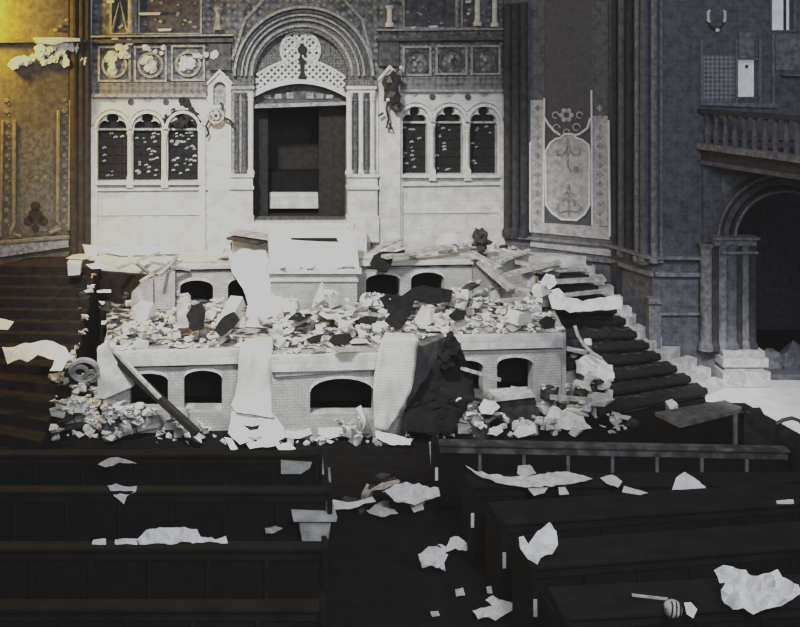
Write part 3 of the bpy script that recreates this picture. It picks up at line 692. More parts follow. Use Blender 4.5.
# centre block: face, string, sloped top
m = MB(); Y0 = 19.6
m.pp([(271,yz(Y0,271,TB)),(271,272),(357,272),(357,yz(Y0,357,TB))], KP(Y0), -.9, 0); m.build('pedestal', 'pale_brick', plat)
m = MB(); m.pp([(268,268),(361,268),(361,273),(268,273)], KP(Y0), -.9, .08); m.pp([(270,279),(358,279),(358,281),(270,281)], KP(Y0), -.2, .05); m.build('pedestal_cornice', 'white_trim', plat)
zt_ = KP(Y0)(300,268).z
f0, f1 = KP(Y0)(270,268,.04), KP(Y0)(359,268,.04); g0, g1 = KP(20.7)(268,228), KP(20.7)(355,230)
m = MB(); vs = [f0, f1, g1, g0]+[Vector((v.x,v.y,zt_-.05)) for v in (f0,f1,g1,g0)]
m.add(vs, [(0,1,2,3),(7,6,5,4),(0,4,5,1),(1,5,6,2),(2,6,7,3),(3,7,4,0)]); m.build('sloping_landing', 'white_trim', plat)
for (cx_, Ya, Yb, z) in ((0, 19.6, 20.7, None),):
    for q in np.linspace(0, 1, 24):
        pa = f0.lerp(g0, q); pb_ = f1.lerp(g1, q); hset((XX > pa.x) & (XX < pb_.x) & (abs(YY-(pa.y+K*(XX-pa.x))) < .06), pa.z)
# threshold steps in front of the door
for x0, x1, ya, yb_, o in ((238,352,220,225,.35),(232,362,225,232,.7)):
    m = MB(); m.pp(rect(x0,ya,x1,yb_+30 if o<.5 else yb_+26), BW, .0, o); m.build('threshold', 'white_trim', plat, bevel=.01)

# ================================================================== STAIRS
px_r = {1:(704,388),2:(688,376),3:(674,366),4:(658,354),5:(647,343),6:(635,332),7:(624,319)}
slope = {1:.47,2:.42,3:.36,4:.3,5:.2,6:.12,7:.06}
stone = {1:726,2:712,3:698,4:682,5:668,6:655,7:643}
nose = {}
for j in range(1, 14):
    Z = .17*j
    if j <= 7: R = PZ(px_r[j][0], px_r[j][1], Z); sl = slope[j]
    else:
        Y = nose[7][0].y+.2*(j-7); R = P(624-9*(j-7), 300, Y); R.z = Z; sl = .05
    nose[j] = (R, sl)
def nx(j, X): R, sl = nose[j]; return R.y+(X-R.x)*sl
stairs = empty('staircase', (6.3, 19.3, 0), 'pale stone staircase curving down the right side of the platform', 'stairs')
for j in range(1, 14):
    R, sl = nose[j]; Z = .17*j
    XL = 5.0 if j > 3 else 5.3
    XR = R.x+((stone[j]-px_r[j][0])/F*R.y if j <= 7 else .36)
    XR = min(XR, 8.1)
    f0, f1 = Vector((XL, nx(j,XL), 0)), Vector((XR, nx(j,XR)+.02, 0))
    if j < 13: b0, b1 = Vector((XL, nx(j+1,XL)+.03, 0)), Vector((XR, nx(j+1,XR)+.03, 0))
    else: b0, b1 = f0+Vector((-.2,.5,0)), f1+Vector((-.55,.35,0))
    ring = [f0,f1,b1,b0]
    if j <= 7:   # treads widen into a wedge against the wall
        T = PZ(stone[j]-1, px_r[j][1]-8, Z); f1 = Vector((R.x+.1, nx(j,R.x+.1), 0)); ring = [f0, f1, Vector((T.x,T.y,0)), Vector((T.x-.12,T.y+.22,0)), Vector((R.x,max(nx(j+1,R.x)+.05,R.y+.25),0)), b0]
    m = MB(); k = len(ring); vs = [Vector((p.x,p.y,z)) for z in (0, Z) for p in ring]
    m.add(vs, [tuple(reversed(range(k))), tuple(range(k,2*k))]+[(i,(i+1)%k,k+(i+1)%k,k+i) for i in range(k)]); m.build('step', 'step_stone', stairs, bevel=.008)
    hpoly([(p.x,p.y) for p in ring], Z)
m = MB(); rnd = random.Random(3)
for j in range(1, 12):
    R, sl = nose[j]; Z = .17*j; XL = 5.02 if j > 3 else 5.35; pts = []; rs = []
    for t in np.linspace(0, 1, 18):
        X = XL+(R.x-XL)*t; pts.append(Vector((X, nx(j,X)-.055, Z-.035+rnd.uniform(-.006,.006)))); rs.append((.088+rnd.uniform(-.008,.008))*(1 if t < .95 else .75))
    m.cur = 0; m.tube(pts, rs, 9)
    X0, X1 = XL, R.x-.02; nj = j+1
    m.cur = 1; m.add([(X0,nx(j,X0)-.03,Z+.015),(X1,nx(j,X1)-.03,Z+.015),(X1,nx(nj,X1),Z+.02),(X0,nx(nj,X0),Z+.02)], [(0,1,2,3)])
    m.cur = 0
tag(m.build('stair_carpet', ['dark_carpet','carpet_dust'], smooth=True), 'dark stair carpet bulging over the noses of the right-hand steps', 'carpet')
# dust on carpet; wedge blocks against the wall at the stair foot
# left stair (mirror), dark
lst = empty('staircase', (-6.0, 19.0, 0), 'dark debris-covered staircase on the left side of the platform', 'stairs')
for j in range(1, 14):
    R, sl = nose[j]; Z = .17*j
    XL = -4.1 if j > 3 else -4.2; XR = -(R.x+.4)
    def ny(jj, X): return nx(jj, -X)-1.0
    f0, f1 = Vector((XL, ny(j,XL), 0)), Vector((XR, ny(j,XR), 0))
    if j < 13: b0, b1 = Vector((XL, ny(j+1,XL)+.03, 0)), Vector((XR, ny(j+1,XR)+.03, 0))
    else: b0, b1 = f0+Vector((0,1.2,0)), f1+Vector((.5,.9,0))
    m = MB(); vs = [Vector((p.x,p.y,z)) for z in (0, Z) for p in (f0,f1,b1,b0)]
    m.add(vs, [(3,2,1,0),(4,5,6,7),(0,1,5,4),(1,2,6,5),(2,3,7,6),(3,0,4,7)]); m.build('step', 'left_heap', lst, bevel=.01)
    hpoly([(p.x,p.y) for p in (f0,f1,b1,b0)], Z)

# ================================================================== PEWS
def pew(name, xl, xr, Yl, Yr, label, group, woods, post_px=None, plates=True, top=1.0, desk=.12):
    root = empty(name, ((xl+xr)/2, (Yl+Yr)/2, 0), label, 'pew', group)
    wood, rail, post = woods
    d = Vector((xr-xl, Yr-Yl, 0)); Ln = d.length; d.normalize(); nn = Vector((-d.y, d.x, 0))   # nn points to the ark
    o = Vector((xl, Yl, 0))
    def bx(mb, u0, u1, v0, v1, z0, z1):
        vs = [o+d*u+nn*v+Vector((0,0,z)) for z in (z0,z1) for u, v in ((u0,v0),(u1,v0),(u1,v1),(u0,v1))]
        mb.add(vs, [(3,2,1,0),(4,5,6,7),(0,1,5,4),(1,2,6,5),(2,3,7,6),(3,0,4,7)])
    m = MB(); bx(m, .05, Ln-.05, 0, .04, .12, top-.04); m.build('back_panel', wood, root)
    m = MB(); bx(m, 0, Ln, -.06, desk, top-.04, top); bx(m, 0.05, Ln-.05, -.02, 0, top-.15, top-.04); m.build('top_rail', rail, root, bevel=.008)
    m = MB(); bx(m, .05, Ln-.05, .04, .48, .43, .47); m.build('seat', wood, root)
    m = MB(); bx(m, .05, Ln-.05, -.02, 0, .12, .22); m.build('skirting', wood, root)
    k = max(2, int(Ln/.6))
    for i in range(1, k):
        u = Ln*i/k; m = MB(); bx(m, u-.022, u+.022, -.035, 0, .22, top-.15); m.build('post', post, root)
    for u in (0, Ln):
        m = MB(); bx(m, u-.03, u+.03, -.1, .5, 0, top-.12); bx(m, u-.035, u+.035, -.08, .16, top-.12, top+.02); e_ = m.build('end_panel', wood, root, bevel=.01)
        if plates and u == 0:
            m = MB(); bx(m, u-.02, u+.02, -.112, -.1, .5, .68); m.build('name_plate', 'paper', e_, label='small white plate')
    # height map
    for t in np.linspace(0, 1, int(Ln/.04)):
        p = o+d*(Ln*t)
        hset((abs(XX-p.x) < .04) & (YY > p.y-.07) & (YY < p.y+desk), top)
        hset((abs(XX-p.x) < .04) & (YY > p.y) & (YY < p.y+.48), .47)
    return root
RW = ('pew_wood','pew_rail','pew_post'); LW = ('pew_left','pew_left_rail','pew_left_rail')
RG = 'dark pews right of the aisle'; LG = 'dark pews left of the aisle'
ordn = ['front', 'second', 'third', 'fourth', 'fifth', 'sixth']
for i, (xl, Yl, xr, Yr) in enumerate(((1.95,14.0,6.85,13.75),(2.2,12.6,7.3,12.7),(2.38,11.6,7.3,12.3),(2.5,10.6,7.3,11.3),(2.6,9.65,7.3,10.1))):
    pew('pew', xl, xr, Yl, Yr, 'dark wooden pew right of the aisle, %s row counted from the platform' % ordn[i] + (' with pale-edged posts' if i == 0 else ''), RG, RW if i == 0 else ('pew_wood','pew_left_rail','pew_wood'), desk=(.12,.32,.5,.5,.5)[i])
for i, (xl, Yl, xr, Yr) in enumerate(((-6.2,13.6,.3,13.6),(-6.2,12.45,.4,12.45),(-6.2,11.0,.3,11.0),(-6.2,9.8,.25,9.8))):
    pew('pew', xl, xr, Yl, Yr, 'blackened wooden pew left of the aisle, %s row counted from the platform' % ordn[i], LG, LW, plates=False)
# tilted pew section behind the front right pew
tp = empty('pew', (6.0, 15.3, 0), 'short tilted dark pew with a slanted top coloured as lit near the stair foot', 'pew')
m = MB(); a_ = [P(655,412,15.5), P(725,400,16.2), P(744,408,15.6), P(680,424,14.9)]
m.add(a_+[v-Vector((0,0,.06)) for v in a_], [(0,1,2,3),(7,6,5,4),(0,4,5,1),(1,5,6,2),(2,6,7,3),(3,7,4,0)]); m.build('slanted_top', 'pew_post', tp)  # paler material puts the light on the top into its colour
m = MB(); lo = [Vector((v.x,v.y,0)) for v in a_]; up = [v-Vector((0,0,.06)) for v in a_]
m.add(lo+up, [(0,1,5,4),(1,2,6,5),(2,3,7,6),(3,0,4,7)]); m.build('body', 'pew_wood', tp)
m = MB(); q = P(735,405,15.4); m.box((q.x, 15.4, .45), (.06,.05,.9)); m.build('post', 'pew_post', tp)
hpoly([(v.x,v.y) for v in a_], .75)

# ================================================================== RUBBLE
VAR = {}
def variants(kind, mats, n, shape):
    out = []
    for i in range(n):
        rnd = random.Random(hash((kind, i)) % 9999 if False else i*17+len(kind))
        pts = []
        sx, sy, sz = shape
        for x in (-1,1):
            for y in (-1,1):
                for z in (-1,1):
                    pts.append(Vector((x*sx*rnd.uniform(.55,1), y*sy*rnd.uniform(.55,1), z*sz*rnd.uniform(.6,1))))
        if i % 2: pts = [Vector((v.x*sx, v.y*sy, v.z*sz)) for v in (Vector((rnd.gauss(0,1),rnd.gauss(0,1),rnd.gauss(0,1))).normalized() for _ in range(14))]
        for k in range(4 if not i % 2 else 0): pts.append(Vector((rnd.uniform(-1,1)*sx, rnd.uniform(-1,1)*sy, rnd.uniform(-1,1)*sz)))
        bm = bmesh.new()
        for p in pts: bm.verts.new(p*.5)
        r = bmesh.ops.convex_hull(bm, input=bm.verts)
        bmesh.ops.delete(bm, geom=[v for v in bm.verts if not v.link_faces], context='VERTS')
        bmesh.ops.recalc_face_normals(bm, faces=bm.faces)
        zmin = min(v.co.z for v in bm.verts)
        for v in bm.verts: v.co.z -= zmin
        me = bpy.data.meshes.new(kind); bm.to_mesh(me); bm.free(); me.materials.append(MATS[mats])
        out.append(me)
    VAR[kind] = out
variants('rubble_chunk', 'rubble_white', 10, (1,.8,.7)); variants('plaster_slab', 'rubble_white', 8, (1.5,1,.3)); variants('loose_brick', 'rubble_grey', 6, (1.3,.65,.5)); variants('charred_lump', 'rubble_dark', 8, (1.1,.9,.6))
def drop(kind, x, y, s, rnd, label, cat, group, tilt=.25, zref=None):
    me = rnd.choice(VAR[kind])
    R = Matrix.Rotation(rnd.uniform(0,2*PI), 4, 'Z') @ Matrix.Rotation(rnd.uniform(-tilt,tilt), 4, 'X') @ Matrix.Rotation(rnd.uniform(-tilt,tilt), 4, 'Y')
    sc_ = Vector((s*rnd.uniform(.8,1.2), s*rnd.uniform(.8,1.2), s*rnd.uniform(.8,1.2)))
    vs = [R @ Vector((v.co.x*sc_.x, v.co.y*sc_.y, v.co.z*sc_.z)) for v in me.vertices]
    x0, x1 = min(v.x for v in vs)*.8, max(v.x for v in vs)*.8; y0, y1 = min(v.y for v in vs)*.8, max(v.y for v in vs)*.8
    z0, z1 = min(v.z for v in vs), max(v.z for v in vs)
    i0, i1 = int((x+x0-GX0)/GR), int((x+x1-GX0)/GR)+1; j0, j1 = int((y+y0-GY0)/GR), int((y+y1-GY0)/GR)+1
    sub = HM[max(i0,0):i1, max(j0,0):j1]
    if sub.size == 0: return None
    h = float(np.percentile(sub, 88))
    if zref is not None and h > zref+.5: return None
    o = bpy.data.objects.new(kind, me); COL.objects.link(o)
    o.location = (x, y, h-z0-.01); o.rotation_euler = R.to_euler(); o.scale = sc_
    tag(o, label, cat, group)
    ii, jj = int((x0*.3+x-GX0)/GR), 0
    k0, k1 = int((x+x0*.8-GX0)/GR), int((x+x1*.8-GX0)/GR)+1; l0, l1 = int((y+y0*.8-GY0)/GR), int((y+y1*.8-GY0)/GR)+1
    HM[max(k0,0):k1, max(l0,0):l1] = np.maximum(HM[max(k0,0):k1, max(l0,0):l1], h+(z1-z0)*.85)
    return o
def inside(poly, x, y):
    c = False; n = len(poly)
    for i in range(n):
        x0, y0 = poly[i]; x1, y1 = poly[(i+1) % n]
        if (y0 > y) != (y1 > y) and x < (x1-x0)*(y-y0)/(y1-y0)+x0: c = not c
    return c
BASE = None
def scatter(poly, n, smin, smax, kinds, where, seed, zmax=None, ymin=14.5):
    rnd = random.Random(seed); xs_ = [p[0] for p in poly]; ys_ = [p[1] for p in poly]; k = 0; tries = 0
    pts = []
    while len(pts) < n and tries < n*30:
        tries += 1
        x, y = rnd.uniform(min(xs_),max(xs_)), rnd.uniform(min(ys_),max(ys_))
        if not inside(poly, x, y): continue
        if any((x-a)**2+((y-b)*1.5)**2 < 16 for a, b in pts): continue
        pts.append((x, y))
    for x, y in pts:
        # landing spot on the bare surfaces
        Y = ymin; p = None
        while Y < 22.3:
            q = P(x, y, Y); i = min(max(int((q.x-GX0)/GR),0),NX-1); j = min(max(int((q.y-GY0)/GR),0),NY-1)
            if q.z <= BASE[i,j]:
                face = BASE[i,j]-q.z > .12; p = P(x, y, Y-.45) if face else q
                break
            Y += .03
        if p is None: continue
        kind = rnd.choice(kinds); s = smin+(smax-smin)*rnd.random()**2
        noun = {'rubble_chunk':'pale masonry chunk','plaster_slab':'flat slab of broken white plaster','loose_brick':'loose grey brick fragment','charred_lump':'dark charred lump'}[kind]
        cat = {'rubble_chunk':'rubble','plaster_slab':'plaster','loose_brick':'brick','charred_lump':'debris'}[kind]
        drop(kind, p.x, p.y+(.08 if not face else 0), s, rnd, noun+' '+where, cat, noun+' pieces '+where, zref=max(BASE[min(max(int((p.x-GX0)/GR),0),NX-1), min(max(int((p.y-GY0)/GR),0),NY-1)], 0))
# ------------------------------------------------------------------ sheets and cloths
def crumple(name, poly, mapf, mt, label, cat, group=None, step=5, amp=.04, seed=0, solid=.004, parent=None, freq=4, smooth=False):
    """thin sheet with the given outline; mapf(px,py) -> point in the place"""
    pts = [Vector(p) for p in poly]; edges = []
    bpts = []
    for i in range(len(pts)):
        a, b = pts[i], pts[(i+1) % len(pts)]; k = max(1, int((b-a).length/step))
        for q in range(k): bpts.append(a.lerp(b, q/k))
    n = len(bpts); rnd = random.Random(seed)
    xs_ = [p.x for p in bpts]; ys_ = [p.y for p in bpts]; inner = []
    y = min(ys_)+step*.5
    while y < max(ys_):
        x = min(xs_)+step*.5
        while x < max(xs_):
            q = (x+rnd.uniform(-.3,.3)*step, y+rnd.uniform(-.3,.3)*step)
            if inside([tuple(p) for p in bpts], *q) and min((Vector(q)-b).length for b in bpts) > step*.45: inner.append(Vector(q))
            x += step
        y += step
    r = delaunay_2d_cdt(bpts+inner, [(i,(i+1) % n) for i in range(n)], [], 1, 1e-4)
    m = MB(); vs = []
    for v in r[0]:
        p = mapf(v.x, v.y)
        k = noise.noise(p*freq+Vector((seed*7.3,seed*1.1,0))); k2 = noise.noise(p*freq*2.7+Vector((seed,0,seed*3)))
        vs.append(p+Vector((0,-.6,.8))*abs(k)*amp*1.6+Vector((0,-.4,.6))*abs(k2)*amp)
    m.add(vs, [tuple(f) for f in r[2]])
    o = m.build(name, mt, parent, smooth=smooth, solid=solid)
    if label: tag(o, label, cat, group)
    return o
def leaf(Y, lean, yb): # plane standing at depth Y along row yb, leaning back
    zb = H-(yb-CY)/F*Y
    def f(px, py):
        # point on plane z = zb + (y-Y)/lean  (lean = run over rise)
        b = -(py-CY)/F    # z = H + b*y
        y = (zb-Y/lean-H)/(b-1/lean); return P(px, py, y)
    return f
def lz(Z, lean, yb): return leaf(F*(H-Z)/(yb-CY), lean, yb)
def flat(Z): return lambda px, py: PZ(px, py, Z)
def strip(name, rows, mt, label, cat, nc=10, sub=5, amp=.03, seed=0, freq=3, solid=.006):
    """hanging sheet; rows of (pxL,pyL,pxR,pyR,Y)"""
    R = []
    for i in range(len(rows)-1):
        for k in range(sub):
            t = k/sub; t = t*t*(3-2*t) if False else t
            R.append([a+(b-a)*t for a, b in zip(rows[i], rows[i+1])])
    R.append(list(rows[-1])); vs = []; fs = []
    for r in R:
        for c in range(nc+1):
            t = c/nc; p = P(r[0]+(r[2]-r[0])*t, r[1]+(r[3]-r[1])*t, r[4]+K*((r[0]+(r[2]-r[0])*t)-CX)/F*r[4])
            k = noise.noise(Vector((p.x*freq*1.8, p.z*freq*.5+seed*5, seed)))
            vs.append(p+Vector((0,-abs(k)*amp*2,k*amp*.3)))
    for i in range(len(R)-1):
        for c in range(nc): q = i*(nc+1)+c; fs.append((q,q+1,q+nc+2,q+nc+1))
    m = MB(); m.add(vs, fs); o = m.build(name, mt, smooth=True, solid=solid); tag(o, label, cat); return o

BASE = HM.copy()
# parchment scrolls
strip('parchment_scroll', [(240,248,266,250,20.45),(229,256,272,262,20.25),(232,272,280,276,20.1),(243,288,285,292,19.75),(248,304,284,306,19.4),(245,318,280,322,19.0),(240,326,276,328,18.6)], 'parchment', 'long white parchment sliding off the upper platform, left of centre', 'parchment', amp=.1, seed=1)
strip('parchment_scroll', [(248,336,274,336,17.6),(242,346,273,345,17.06),(239,356,273,356,17.02),(238,380,272,380,17.0),(235,396,272,396,16.96),(231,404,273,410,16.9),(236,412,275,417,16.75)], 'parchment', 'white parchment hanging down the lower platform, left of the centre arch', 'parchment', amp=.07, seed=2)
strip('parchment_scroll', [(386,331,416,333,17.0),(382,338,418,338,16.62),(378,352,417,354,16.58),(374,376,414,378,16.55),(373,396,407,400,16.52),(374,412,398,414,16.5),(374,428,388,430,16.45)], 'parchment', 'white parchment hanging down the lower platform, right of the centre arch', 'parchment', amp=.07, seed=3)
# black cloths
def blobs(name, lst, mt, label, cat, amp=.5, parent=None):
    m = MB()
    for i, (px, py, Y, r, sq) in enumerate(lst): m.blob(P(px,py,Y), r, i+len(lst), amp, 3, sq)
    o = m.build(name, mt, parent, smooth=False); 
    if label: tag(o, label, cat)
    return o
o = crumple('black_coat', [(370,264),(374,256),(383,252),(396,253),(405,250),(404,254),(393,259),(391,266),(387,273),(378,271),(371,269)], leaf(20.2,.5,275), 'black_cloth', 'black hat-shaped cloth perched on the upper platform right of centre', 'cloth', amp=.03, seed=5, solid=.04, step=4)
crumple('black_drape', [(379,299),(392,295),(402,296),(412,290),(424,286),(440,289),(453,291),(450,302),(430,304),(415,301),(408,318),(405,326),(392,318)], leaf(19.2,1.0,326), 'black_cloth', 'black drape crumpled below the arches of the upper platform', 'cloth', amp=.05, seed=6, solid=.02, step=5)
strip('black_drape', [(447,336,455,336,17.35),(442,348,461,347,17.3),(435,362,466,360,17.2),(425,378,472,376,17.1),(413,395,474,392,16.9),(404,410,466,408,16.6),(400,430,452,432,16.3)], 'black_cloth', 'tall black drape hanging beside the right-hand parchment', 'cloth', amp=.16, seed=7, freq=5)
m = MB(); m.blob(P(451,345,17.2), .12, 3, .6, 2, (.9,.7,1.4)); m.blob(P(455,352,17.15), .14, 5, .7, 2); m.blob(P(446,360,17.15), .14, 8, .7, 2); m.tube([P(451,331,17.25), P(451,368,17.1)], .03)
tag(m.build('charred_stand', 'black_cloth'), 'charred knotted stand sticking up from the black drape', 'stand')
m = MB(); m.blob(P(481,241,20.8), .17, 4, .6, 3, (1,.8,1.2)); m.blob(P(478,233,20.8), .1, 9, .6, 2); m.tube([P(481,243,20.8), P(483,252,20.8)], .06); tag(m.build('charred_pot', 'rubble_dark'), 'dark charred pot standing at the right end of the upper platform', 'pot')

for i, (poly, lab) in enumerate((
  ([(186,316),(192,306),(202,303),(206,312),(203,330),(192,332)],'shadowed hollow drawn as black cloth between the pale post stub and the leaning squared post'),
  ([(214,330),(222,318),(234,312),(240,320),(232,330),(222,337)],'shadow gap drawn as dark cloth under the leaning squared post'),
  ([(287,320),(296,313),(310,311),(313,316),(300,322)],'shadow gap drawn as black cloth at the left of the central rubble'),
  ([(328,341),(334,335),(350,334),(353,340),(345,345),(334,346)],'shadow gap drawn as black cloth at the front edge of the central rubble'),
  ([(352,322),(366,316),(378,317),(376,323),(362,326)],'narrow shadow gap drawn in black in the middle of the central rubble'),
  ([(384,322),(392,311),(404,309),(408,320),(400,330),(392,328)],'shadow gap drawn as black cloth right of the pale slanting strip'),
  ([(306,340),(314,336),(322,337),(320,343),(310,344)],'small shadow gap drawn in black near the centre front edge of the rubble'),
  ([(448,316),(456,310),(466,312),(464,320),(454,322)],'shadow gap drawn in black among the white lumps right of centre'),
  ([(538,322),(546,316),(556,320),(554,328),(544,330)],'shadow gap drawn in black at the right end of the lower platform'))):
    yb_ = max(p[1] for p in poly); crumple('black_scrap_gap', poly, lz(1.62,1.1,yb_), 'black_cloth', lab, 'cloth', amp=.03, seed=200+i, step=3.5)  # black cloth bits also standing in for shadowed gaps in the rubble
# beams and planks
def plank(name, a, Ya, b, Yb, w, h, mt, label, cat='plank', group=None, up=(0,0,1)):
    m = MB(); m.bar(P(*a,Ya), P(*b,Yb), w, h, up); o = m.build(name, mt); tag(o, label, cat, group); return o
bm_ = empty('fallen_beam', P(197,433,16.2), 'long dark beam leaning diagonally across the left arches', 'beam')
m = MB(); m.bar(P(108,351,17.0), P(197,433,16.2), .12, .1); m.build('timber', 'plank_dark', bm_)
m = MB(); m.bar(P(112,350,16.94)+Vector((0,0,.03)), P(160,400,16.46)+Vector((0,0,.03)), .06, .05); m.build('pale_edge', 'plank', bm_)
plank('broken_stick', (461,368), 17.2, (501,380), 16.9, .05, .05, 'plank', 'grey stick slanting in front of the right-hand arches', 'stick')
plank('broken_stick', (440,388), 16.7, (482,401), 16.5, .04, .04, 'plank_dark', 'thin dark stick low in front of the black drape', 'stick')
sl_ = empty('stone_slab', P(517,410,17.2), 'pale slab lying across dark blocks below the right-hand arch', 'slab')
m = MB(); m.pp([(494,396),(533,393),(536,397),(494,402)], KP(17.1), -.35, 0); m.build('slab_top', 'rubble_white', sl_)
m = MB(); m.pp([(500,402),(535,398),(541,420),(503,424)], KP(17.2), -.3, 0); m.build('slab_support', 'rubble_dark', sl_)
rnd = random.Random(21)
pls = [((500,276),20.2,(560,262),20.6,.16,.06),((515,262),20.9,(560,268),20.7,.2,.05),((546,282),20.2,(604,279),20.4,.2,.06),((536,271),20.6,(585,269),20.8,.2,.05),((502,301),19.5,(540,297),19.7,.12,.06),
       ((556,296),19.9,(612,290),20.2,.14,.05),((470,252),20.6,(500,268),20.1,.2,.05),((480,262),20.3,(512,290),19.6,.2,.06),((498,262),20.8,(530,250),21.2,.12,.05),((505,285),20,(545,292),19.8,.2,.06)]
for i, (a_, Ya, b_, Yb, w, h) in enumerate(pls):
    plank('broken_plank', a_, Ya, b_, Yb, w, h, 'plank' if i not in (4,7,9) else 'rubble_grey', 'splintered pale board in the heap at the top of the right stairs', 'plank', 'splintered boards at the stair top')
plank('broken_plank', (384,257), 20.2, (452,246), 21.0, .22, .06, 'plank', 'long pale board lying along the upper platform right of centre', 'plank')
plank('broken_plank', (378,248), 20.8, (400,239), 21.3, .16, .05, 'plank', 'short pale board beside the right portal pedestal', 'plank')
m = MB(); m.bar(P(434,240,21.2), P(476,236,21.4), .3, .2); tag(m.build('stone_block', 'rubble_white', bevel=.01), 'long white block lying against the back wall on the right', 'block')
m = MB(); m.bar(P(291,240.5,20.42)+Vector((0,-.03,.03)), P(337,240.5,20.42)+Vector((0,-.03,.03)), .06, .05); tag(m.build('slot_shadow', 'black_cloth'), 'straight black bar drawn for the shadow slot across the pale landing below the portal', 'bar')  # black bar added for the shadow slot of a step
plank('broken_plank', (232,237), 21.0, (262,243), 20.6, .4, .05, 'rubble_dark', 'dark board under the left end of the threshold', 'plank')
plank('broken_plank', (234,232), 21.1, (275,238), 20.7, .4, .05, 'rubble_grey', 'grey broken board left of the threshold', 'plank')
for i, (a_, b_) in enumerate((((118,268),(160,252)),((140,282),(178,256)),((150,262),(190,270)),((135,262),(155,278)),((160,275),(176,260)))):
    plank('broken_lath', a_, 19.75-.08*i, b_, 20.2, .06, .05, 'plank' if i % 2 else 'rubble_grey', 'splintered lath in the tangle above the left cheek wall', 'lath', 'splintered laths at left of the upper platform')
plank('broken_plank', (60,428), 16.95, (118,419), 17.2, .14, .05, 'plank_dark', 'dark board across the rubble on the floor at left', 'plank')

# rubble scatters (by place)
chunk, slab, brick, char = 'rubble_chunk', 'plaster_slab', 'loose_brick', 'charred_lump'
scatter([(110,352),(112,325),(160,300),(235,295),(240,352)], 62, .12, .4, [chunk,chunk,chunk,slab,brick], 'heaped on the left of the lower platform', 1)
scatter([(272,350),(268,326),(300,316),(364,310),(385,300),(392,345)], 66, .12, .46, [chunk,chunk,slab,slab,chunk,brick], 'heaped on the middle of the lower platform', 2)
scatter([(392,338),(400,318),(470,290),(545,300),(562,330),(560,340)], 64, .12, .46, [chunk,chunk,chunk,slab,brick], 'heaped on the right of the lower platform', 3)
scatter([(470,290),(468,250),(510,240),(540,262),(560,300)], 26, .14, .4, [chunk,slab,char,brick,char], 'piled at the top of the right stairs', 4)
scatter([(85,262),(90,246),(230,246),(235,262),(180,268)], 16, .12, .4, [slab,chunk,slab], 'strewn along the back wall on the left', 5)
scatter([(360,262),(365,240),(500,238),(505,260)], 22, .12, .4, [slab,chunk,slab,brick], 'strewn along the back wall on the right', 6)
scatter([(52,440),(55,372),(96,350),(130,395),(145,440)], 84, .1, .34, [chunk,chunk,brick,slab,chunk,char], 'on the floor left of the platform', 7)
scatter([(52,440),(58,400),(140,398),(150,440)], 34, .16, .44, [chunk,chunk,brick,chunk], 'heaped below the sloping slab on the floor at left', 14)
scatter([(145,440),(150,418),(225,424),(300,424),(420,424),(420,446)], 44, .1, .32, [chunk,slab,chunk,brick], 'along the foot of the platform', 8)
scatter([(425,440),(440,400),(500,405),(560,385),(605,400),(640,430),(600,440)], 84, .12, .38, [chunk,chunk,slab,chunk,char], 'on the floor below the right-hand arches', 9)
scatter([(560,350),(580,330),(612,395),(640,425),(600,425),(565,380)], 22, .12, .34, [chunk,char,char,slab], 'down the left side of the stairs', 10)
scatter([(70,345),(78,300),(130,262),(140,300),(105,345)], 20, .12, .34, [char,char,char,brick], 'on the dark left stairs', 11)
scatter([(545,300),(540,265),(600,262),(615,300)], 9, .1, .26, [slab,char,chunk], 'on the upper right steps', 12)

# fine dust and crumbs nobody could count
m = MB(); rnd = random.Random(77); n_ = 0
regs = [([(110,352),(112,325),(160,300),(235,295),(240,352)],160),([(272,350),(270,318),(300,300),(385,292),(392,345)],160),([(392,338),(400,318),(470,290),(545,300),(562,340)],160),([(52,440),(55,372),(96,350),(130,395),(145,440)],200),([(145,446),(150,418),(300,424),(420,424),(420,446)],90),([(425,440),(440,400),(560,385),(640,430)],110)]
for poly, cnt in regs:
    xs_ = [p[0] for p in poly]; ys_ = [p[1] for p in poly]; k = 0
    while k < cnt:
        x, y = rnd.uniform(min(xs_),max(xs_)), rnd.uniform(min(ys_),max(ys_))
        if not inside(poly,x,y): continue
        k += 1; p = hit(x,y,14.3)
        if p is None: continue
        s = rnd.uniform(.025,.1); z = hat(p.x,p.y)
        m.hull([Vector((p.x+rnd.uniform(-s,s), p.y+rnd.uniform(-s,s), z+rnd.uniform(-.01,s))) for _ in range(7)])
o = m.build('plaster_crumbs', 'rubble_white'); tag(o, 'fine pale plaster crumbs scattered among the rubble', 'crumbs', kind='stuff')

# big pieces worth naming on their own
def rock(name, px, py, Y, dims, mt, label, cat, seed, flatb=True):
    rnd = random.Random(seed); c = P(px,py,Y); pts = []
    for k in range(16):
        v = Vector((rnd.gauss(0,1),rnd.gauss(0,1),rnd.gauss(0,1))).normalized()
        pts.append(c+Vector((v.x*dims[0],v.y*dims[1],v.z*dims[2])))
    m = MB(); m.hull(pts); o = m.build(name, mt); tag(o, label, cat); return o
rock('plaster_boulder', 516, 318, 18.9, (.36,.25,.32), 'rubble_white', 'largest rounded white lump on the right of the lower platform', 'rubble', 1)
rock('plaster_boulder', 472, 325, 18.7, (.22,.2,.22), 'rubble_white', 'white lump left of the largest lump on the right of the platform', 'rubble', 2)
rock('plaster_boulder', 424, 318, 18.6, (.2,.2,.24), 'rubble_white', 'pale rounded lump below the black drape on the platform', 'rubble', 3)
rock('plaster_boulder', 145, 312, 18.8, (.3,.2,.22), 'rubble_white', 'white lump in front of the curved cheek wall', 'rubble', 6)
rock('stone_lump', 772, 362, 20.4, (.26,.22,.3), 'side_trim', 'rough grey stone lump inside the aisle arch beside the pier', 'stone', 21)
rock('stone_lump', 791, 358, 20.5, (.28,.22,.38), 'side_trim', 'taller rough grey stone inside the aisle arch near the right edge', 'stone', 22)
